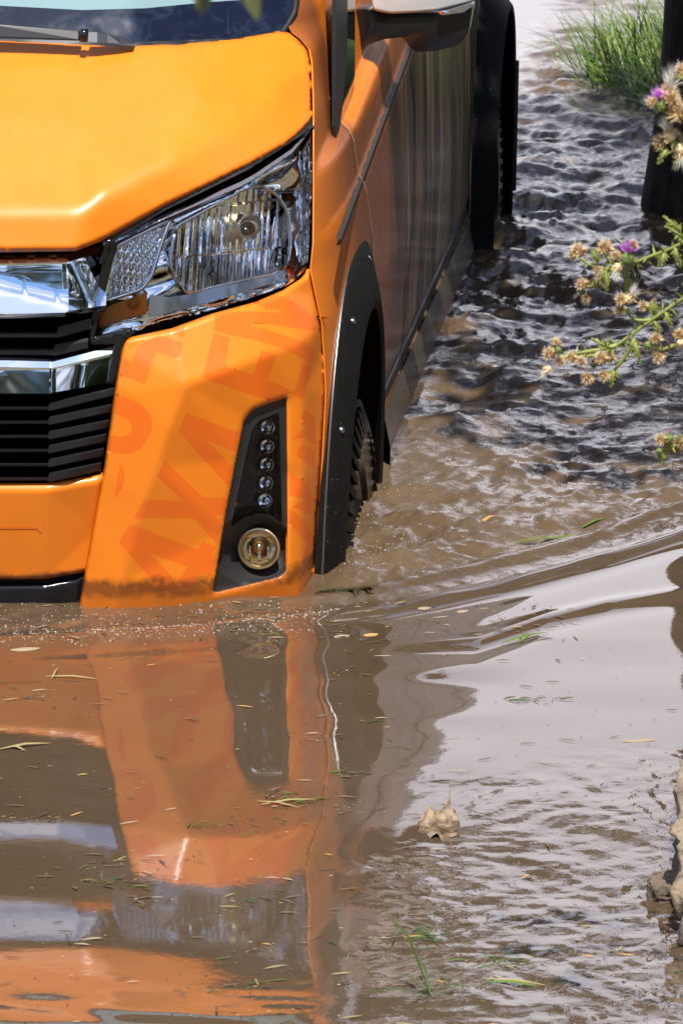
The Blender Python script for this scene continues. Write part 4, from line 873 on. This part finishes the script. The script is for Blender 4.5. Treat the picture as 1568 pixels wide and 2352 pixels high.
thistle('thistle', b1, YB,
    [(['base', (2.26, YB, .8), (1640, 500), (1568, 559), (1523, 580), (1440, 606), (1432, 640)], .0044), ([(1440, 606), (1416, 612), (1390, 600), (1389, 580)], .0036), ([(1432, 625), (1385, 618), (1340, 610), (1330, 588)], .0032), ([(1440, 606), (1446, 590)], .0036), ([(1400, 612), (1388, 628), (1370, 652)], .003), ([(1370, 655), (1345, 660)], .0028)],
    [('dry_head', 1330, 580, 25, -20), ('dry_head', 1318, 586, 17, -50), ('dry_head', 1389, 574, 24, 5), ('dry_head', 1414, 592, 18, 10), ('flower_head', 1443, 582, 20, 8), ('dry_head', 1452, 565, 17, 20), ('dry_head', 1372, 619, 17, 190), ('fluffy_head', 1416, 616, 16, 190), ('dry_head', 1338, 656, 21, -30), ('dry_head', 1368, 654, 21, 20), ('dry_head', 1346, 684, 16, 200), ('fluffy_head', 1326, 676, 8, 230)],
    'tall thistle branch with one bright purple flower over dark water', [((1440, 640), (1439, 668)), ((1390, 622), (1392, 672)), ((1525, 582), (1512, 612)), ((1548, 568), (1560, 610)), ((1372, 600), (1360, 575)), ((1560, 530), (1525, 498)), ((1568, 545), (1530, 520))])
b2 = (2.42, YB + .35, gz(2.42, YB + .35))
thistle('thistle', b2, YB + .25,
    [(['base', (2.36, YB + .3, .75), (1660, 620), (1568, 685), (1496, 734), (1416, 793), (1395, 809)], .0047), ([(1416, 793), (1370, 806), (1322, 813)], .004), ([(1395, 809), (1365, 819), (1330, 820)], .0034), ([(1456, 778), (1440, 820), (1408, 853)], .0042), ([(1496, 734), (1462, 742), (1440, 728), (1433, 705)], .0034), ([(1496, 734), (1500, 712), (1502, 700)], .0032), ([(1330, 822), (1300, 826), (1280, 815)], .003), ([(1395, 812), (1385, 830)], .003), ([(1600, 770), (1560, 790), (1515, 807)], .004), ([(1515, 805), (1508, 790)], .003)],
    [('dry_head', 1428, 690, 21, -25), ('fluffy_head', 1448, 684, 20, 20), ('dry_head', 1424, 714, 18, -60), ('dry_head', 1478, 706, 19, -20), ('bud', 1500, 702, 22, 8), ('dry_head', 1381, 826, 24, -10), ('dry_head', 1398, 821, 20, 20), ('dry_head', 1387, 860, 20, 190), ('bud', 1360, 838, 14, -50), ('dry_head', 1350, 866, 20, 200), ('dry_head', 1333, 832, 18, 20), ('dry_head', 1312, 824, 21, -10), ('dry_head', 1284, 832, 18, 30), ('dry_head', 1265, 815, 22, -35), ('bud', 1281, 800, 18, 5), ('dry_head', 1277, 791, 17, 0), ('fluffy_head', 1256, 850, 15, 215),
     ('dry_head', 1506, 780, 20, 5), ('bud', 1484, 792, 19, -75), ('dry_head', 1512, 818, 20, 190), ('dry_head', 1558, 772, 21, 20), ('fluffy_head', 1565, 790, 17, 120)],
    'lowest long thistle branch hung with many dry brown heads', [((1400, 800), (1360, 778)), ((1456, 785), (1468, 830)), ((1500, 735), (1512, 765)), ((1525, 715), (1540, 750)), ((1408, 853), (1402, 885)), ((1500, 720), (1496, 692))])
b3 = (2.36, YA, gz(2.36, YA))
thistle('thistle', b3, YA,
    [(['base', (2.30, YA, 1.0), (1650, 420), (1590, 300), (1560, 250), (1525, 245)], .0045), ([(1590, 330), (1555, 338), (1528, 322)], .004), ([(1560, 250), (1540, 236), (1532, 225)], .003), ([(1610, 260), (1575, 200), (1568, 175)], .004)],
    [('fluffy_head', 1533, 212, 30, 10), ('flower_head', 1514, 231, 22, -15), ('dry_head', 1498, 236, 19, -60), ('dry_head', 1539, 232, 23, 30), ('dry_head', 1561, 266, 34, 0), ('fluffy_head', 1537, 308, 24, -20), ('dry_head', 1519, 329, 26, -40), ('fluffy_head', 1562, 348, 27, 160), ('dry_head', 1568, 168, 26, -20), ('dry_head', 1550, 322, 22, 30)],
    'thistle with a small purple flower in front of the black trunk', [((1528, 345), (1512, 372)), ((1560, 360), (1550, 385))])
b4 = (2.40, YC_, gz(2.4, YC_))
thistle('thistle', b4, YC_,
    [(['base', (2.30, YC_, .35), (1630, 960), (1568, 1015), (1545, 1026), (1515, 1036)], .005), ([(1545, 1026), (1530, 1018), (1522, 1012)], .003)],
    [('dry_head', 1519, 1012, 23, -25), ('bud', 1536, 1002, 20, 5), ('dry_head', 1546, 1030, 24, 40), ('bud', 1510, 1036, 15, -100), ('dry_head', 1556, 1018, 18, 20)],
    'short thistle sprig low at the right edge above calm water', [((1520, 1040), (1515, 1062))])

# ---- blurred leaves hanging into the top of the view
ob = MB(); yl = -6.0; t = empty('overhanging_branch', tuple(PY(520, -700, yl)), 'out of focus green leaves hanging over the windscreen', 'branch')
ob.tube([PY(500, -1500, yl - .3), PY(560, -700, yl), PY(520, -300, yl), PY(470, -60, yl)], [.012, .008, .005, .002], 8); ob.tube([PY(520, -300, yl), PY(560, -120, yl), PY(572, -30, yl)], [.005, .003, .002], 8); ob.build('twig', BARK, t)
def leaf(mb, P, w, curl=.15, seg=9, up_=(0, -.9, .4), mi=0):
    P = [np.array(p, float) for p in P]; n = seg; V = []; T = np.linspace(0, 1, n + 1)
    for i, tt in enumerate(T):
        s_ = tt * (len(P) - 1); a = min(int(s_), len(P) - 2); c = P[a] + (P[a + 1] - P[a]) * (s_ - a); d = P[a + 1] - P[a]; d /= np.linalg.norm(d); u = np.cross(d, up_); u /= np.linalg.norm(u) + 1e-9; nn = np.cross(u, d)
        ww = w * math.sin(math.pi * min(1, tt * .93 + .07))**.75; V += [c - u * ww / 2 + nn * curl * ww, c, c + u * ww / 2 + nn * curl * ww]
    mb.add(V, [(3 * i + j, 3 * i + j + 1, 3 * i + j + 4, 3 * i + j + 3) for i in range(n) for j in range(2)], mi)
NL = mat('hanging_leaf', (.10, .11, .035), .5)
for pts, w in (([(478, -110), (470, -40), (463, 36)], .021), ([(566, -90), (574, -20), (592, 48)], .015), ([(590, -110), (600, -60), (585, 15)], .012)):
    m = MB(); leaf(m, [PY(p[0], p[1], yl) for p in pts], w); m.build('leaf', NL, t)

# ---- stones at the right edge
ROCK = mat('pale_stone', (.36, .28, .20), .85); k = NB(ROCK)
nz_ = k.noise(11, 8, .65); rc_ = k.mix(k.maprange(k.noise(26, 5, .7), .5, .68), k.mix(k.maprange(nz_, .3, .7), (.40, .31, .215), (.27, .20, .135)), (.05, .042, .036)); k.l(k.mix(k.maprange(k.math('ADD', k.xyz()[2], k.math('MULTIPLY', nz_, .05)), .045, .015, 0, .75), rc_, (.05, .036, .024)), k.b.inputs['Base Color']); k.bump(nz_, .9, .04)
def rock(c, r, seed, label):
    bm = bmesh.new(); bmesh.ops.create_icosphere(bm, subdivisions=6, radius=1.0); P = np.array([v.co[:] for v in bm.verts])
    q = np.sign(P) * np.abs(P)**.62; q /= np.maximum(1e-6, np.abs(q).max(1)[:, None])**.35
    n1 = fbm(P[:, 0] * 1.3 + P[:, 2] * .7, P[:, 1] * 1.3 - P[:, 2] * .8, .75, seed, 5, .58) + .5 * fbm(P[:, 2] * 1.5 + 4, P[:, 1] - P[:, 0], .4, seed + 9, 4, .6)
    n1 += -.35 * np.clip(np.abs(fbm(P[:, 1] + 9, P[:, 2] * 1.7, .6, seed + 20, 3)) < .06, 0, 1)
    q = q * (1 + .13 * n1)[:, None] * np.array(r)
    Fc = [[v.index for v in f.verts] for f in bm.faces]; bm.free(); o = mk('rock', q, Fc, ROCK); o.location = c
    return tag(o, label, 'rock', 'stones at the water edge')
rock((2.11, -1.66, .02), (.285, .50, .17), 201, 'large tan stone with black pits at the lower right edge')
rock((1.815, -1.78, WL - .015), (.05, .055, .045), 233, 'small pointed stone jutting into the water beside the large tan stone')

# ---- things afloat
YEL = leafmat('yellow_leaf', (.42, .22, .05), (.48, .29, .10), .75); TANL = leafmat('tan_leaf', (.26, .19, .12), (.36, .28, .19), .75); STRAW = leafmat('straw', (.26, .22, .07), (.34, .28, .13), .5); DARKB = leafmat('dark_litter', (.05, .032, .018), (.16, .10, .055), .75); WEED = leafmat('wet_weed', (.035, .055, .012), (.10, .13, .03), .3)
def on(vx, vy, dz=.002): p = PZ(vx, vy, WL); p[2] = hz(p[0], p[1]) + dz; return p
def floating(name, cat, label, fn, m, group=None):
    mb = MB(); fn(mb); o = mb.build(name, [m, WEED] if name == 'litter_clump' else m); c = np.mean(np.array(mb.v), 0)
    for v in o.data.vertices: v.co -= Vector(c)
    o.location = c
    if name == 'litter_clump': struct(o, 'stuff')
    return tag(o, label, cat, group)
up3 = (0, -.15, 1)
def curled(mb):
    c = on(1012, 1904, -.003); nu, nv = 26, 16; V = []
    for i in range(nu + 1):
        for j in range(nv + 1):
            u = i / nu * 2 - 1; v = j / nv * 2 - 1; wd = max(0.02, 1 - abs(u)**2.3) * (1 + .16 * math.sin(u * 9 + 1) + .12 * math.sin(u * 17))
            x = u * .050; y = v * wd * .066; n = float(fbm(np.array([u * .9 + 3]), np.array([v * .9]), .8, 301, 3)[0])
            V.append(c + np.array([x + .006 * n, y + .008 * n, .010 + .016 * n + .014 * v * abs(v) * wd - .010 * u * u + .006 * math.sin(u * 6) * v]))
    mb.add(V, [(i * (nv + 1) + j, (i + 1) * (nv + 1) + j, (i + 1) * (nv + 1) + j + 1, i * (nv + 1) + j + 1) for i in range(nu) for j in range(nv)])
    mb.tube([on(1035, 1890, .012), on(1031, 1868, .03), PZ(1036, 1835, .0) + np.array([0, 0, .04])], [.0016, .0012, .0008], 6)
DEAD = mat('dead_leaf', (.4, .3, .2), .7); k = NB(DEAD); k.l(k.mix(k.maprange(k.noise(45, 6, .7), .40, .60), (.31, .225, .145), (.075, .04, .018)), k.b.inputs['Base Color'])
floating('curled_leaf', 'leaf', 'large curled pale dead leaf with raised stalk on the water', curled, DEAD)
for i, (vx, vy, L_, w, m, lab) in enumerate([(1126, 1208, 40, .030, YEL, 'orange leaf on churned brown water right of the wheel'), (974, 1398, 30, .028, TANL, 'pale leaf on the smooth wake below the wheel'), (852, 1459, 34, .026, YEL, 'small orange leaf near the edge of the van reflection'), (1062, 1403, 28, .02, TANL, 'thin pale leaf right of another on the wake'), (785, 1462, 36, .032, TANL, 'beige leaf beside the green scrap ahead of the wheel'), (1470, 1702, 78, .022, TANL, 'long cream leaf blade among riffles by the stones'), (60, 1488, 70, .028, TANL, 'long leaf with grey blotches in front of the bumper'), (740, 1642, 26, .020, DARKB, 'dark leaf low in the van reflection')]):
    floating('floating_leaf', 'leaf', lab, lambda mb: leaf(mb, [on(vx - L_ / 2, vy + 2), on(vx, vy, .003), on(vx + L_ / 2, vy - 2)], w * .7, -.10, 8, up3), m, 'leaves on the water')
def weed(mb):
    for _ in range(150): p = on(RNG.uniform(718, 840), 1372 - RNG.uniform(0, 18), .004); a = RNG.normal(0, .5); d = np.array([math.cos(a), math.sin(a), RNG.uniform(0, .5)]); blade(mb, p, d, RNG.uniform(.02, .06), .005, .6, 4)
floating('weed_raft', 'weed', 'dark green clump of weed at the foot of the wheel arch', weed, WEED)
def blades(list_):
    def f(mb):
        for a, b, w in list_: p, q = on(*a), on(*b); leaf(mb, [p, (p + q) / 2 + np.array([0, 0, .004]), q], w, .2, 8, up3)
    return f
for nm, pts, lab, m in [('grass_stalk', [((1235, 1250), (1330, 1238), .012), ((1180, 1256), (1300, 1243), .009)], 'green grass blades in the white reflection right of the wheel', GRASS), ('grass_stalk', [((1335, 1206), (1390, 1192), .008)], 'short green blade floating beyond the longer ones', GRASS), ('grass_stalk', [((1150, 1478), (1262, 1452), .010), ((1190, 1476), (1235, 1455), .008)], 'pair of green blades on pale water beside the wake', GRASS), ('grass_stalk', [((1120, 2258), (1240, 2268), .009)], 'green blade at the bottom right on brown water', GRASS), ('straw', [((105, 1555), (230, 1562), .006), ((120, 1560), (135, 1535), .004)], 'yellow straw stalks floating in front of the bumper', STRAW), ('straw', [((1110, 2250), (1260, 2266), .006)], 'yellow straw stalk near the bottom edge', STRAW), ('straw', [((0, 1722), (120, 1708), .008), ((20, 1716), (60, 1726), .006)], 'weedy straw at the left edge of the grille reflection', STRAW), ('straw', [((600, 1850), (730, 1838), .007), ((590, 1842), (690, 1858), .005)], 'tangled straw in the orange reflection', STRAW)]:
    floating(nm, 'straw' if nm == 'straw' else 'grass', lab, blades(pts), m, 'blades and stalks on the water')
SEDGE = leafmat('sedge', (.03, .06, .008), (.06, .10, .014), .5)
def tuft(mb):
    for (x1, y1, z1), w in (((-.09, .03, .15), .009), ((-.03, .1, .035), .007), ((.10, .02, .012), .007), ((-.12, -.03, .012), .008), ((-.08, .06, .02), .006), ((-.03, -.06, .02), .006), ((.06, .06, .02), .005)):
        p = on(988, 2290, 0); leaf(mb, [p, p + np.array([x1 * .45, y1 * .5, z1 * .62 + .01]), p + np.array([x1, y1, z1])], w * .6, .25, 9, up3)
floating('grass_tuft', 'grass', 'small green tuft of grass growing out of the water at the bottom', tuft, SEDGE)
def clump(x0, y0, w, h, n):
    def f(mb):
        for _ in range(n): p = on(x0 + RNG.normal() * w * .8, y0 + RNG.normal() * h * .8, .001); a = RNG.normal(0, .6); d = np.array([math.cos(a), math.sin(a), .1]); L_ = RNG.uniform(.006, .036); leaf(mb, [p, p + d * L_ / 2 + np.array([0, 0, .001]), p + d * L_], L_ * RNG.uniform(.07, .25), .1, 4, up3, int(RNG.random() < .4))
    return f
for x0, y0, w, h, n, lab, m in [(635, 1832, 26, 8, 26, 'scraps of litter gathered in the orange reflection', DARKB), (680, 1845, 40, 6, 22, 'litter trail beside the tangled straw', WEED), (960, 2150, 22, 16, 34, 'dark weed scraps inside the pale mirror reflection', WEED), (1220, 1608, 40, 4, 22, 'thin weed line on the white water', WEED), (450, 1895, 18, 6, 16, 'litter knot below the headlight reflection', DARKB), (780, 1780, 26, 4, 16, 'dark litter at the edge of the tyre reflection', DARKB), (240, 2030, 50, 10, 40, 'dark litter band across the grille reflection', DARKB), (1150, 2210, 60, 12, 40, 'litter patch near the bottom of the pool', WEED)]:
    floating('litter_clump', 'litter', lab, clump(x0, y0, w, h, n), m, 'litter clumps on the water')
db = MB()
RAFT = [(RNG.uniform(-50, 1400), RNG.uniform(1480, 2330)) for _ in range(34)]
for i in range(2900):
    vx = RNG.uniform(-150, 1650); vy = 1400 + 960 * RNG.random()**.8
    if RNG.random() < .22: vy = RNG.uniform(1385, 1475); vx = RNG.uniform(-100, 1300)
    elif RNG.random() < .38: q = RAFT[RNG.integers(34)]; vx = q[0] + RNG.normal() * 42; vy = q[1] + RNG.normal() * 7 - .04 * (vx - q[0])
    p = on(vx, vy, .0015); a = RNG.normal(0, .55); L_ = RNG.uniform(.002, .009) if RNG.random() < .84 else RNG.uniform(.010, .045); d = np.array([math.cos(a), math.sin(a), .05])
    leaf(db, [p, p + d * L_ / 2 + np.array([0, 0, .0006]), p + d * L_], min(L_ * RNG.uniform(.10, .5), .0045), RNG.uniform(-.1, .2), 3, up3, int(RNG.choice(5, p=[.66, .12, .13, .06, .03])))
struct(db.build('litter', [DARKB, TANL, WEED, STRAW, YEL]), 'stuff')
# froth beads along the bow wave and in the churn behind the wheel
FB = mat('froth_bubble', (.36, .30, .24), .02, 0, .6, ior=1.4, coat=1.0); fb = MB()
bm = bmesh.new(); bmesh.ops.create_icosphere(bm, subdivisions=2, radius=1.0); IV = np.array([v.co[:] for v in bm.verts]); IFc = [[v.index for v in f.verts] for f in bm.faces]; bm.free()
for i in range(1700):
    u = RNG.random()
    if u < .45: vx = RNG.uniform(-60, 780); vy = np.interp(vx, [-60, 0, 200, 470, 720, 900], [1474, 1470, 1462, 1448, 1415, 1400]) + RNG.normal(0, 9)
    elif u < .62: vx = RNG.uniform(-60, 720); vy = RNG.uniform(1388, 1450)
    elif u < .85: vx = 780 + abs(RNG.normal(0, 110)); vy = RNG.uniform(1080, 1330) + (vx - 780) * .02
    else: vx = RNG.uniform(900, 1350); vy = RNG.uniform(940, 1250)
    if u < .62 and vy < 1388: continue
    p = on(vx, vy, 0); r = RNG.uniform(.0007, .0017) if RNG.random() < .8 else RNG.uniform(.0017, .0032) * (1.0 if u < .85 else .8); fb.add(p + IV * r * np.array([1, 1, .75]), IFc)
struct(fb.build('froth', FB), 'stuff')
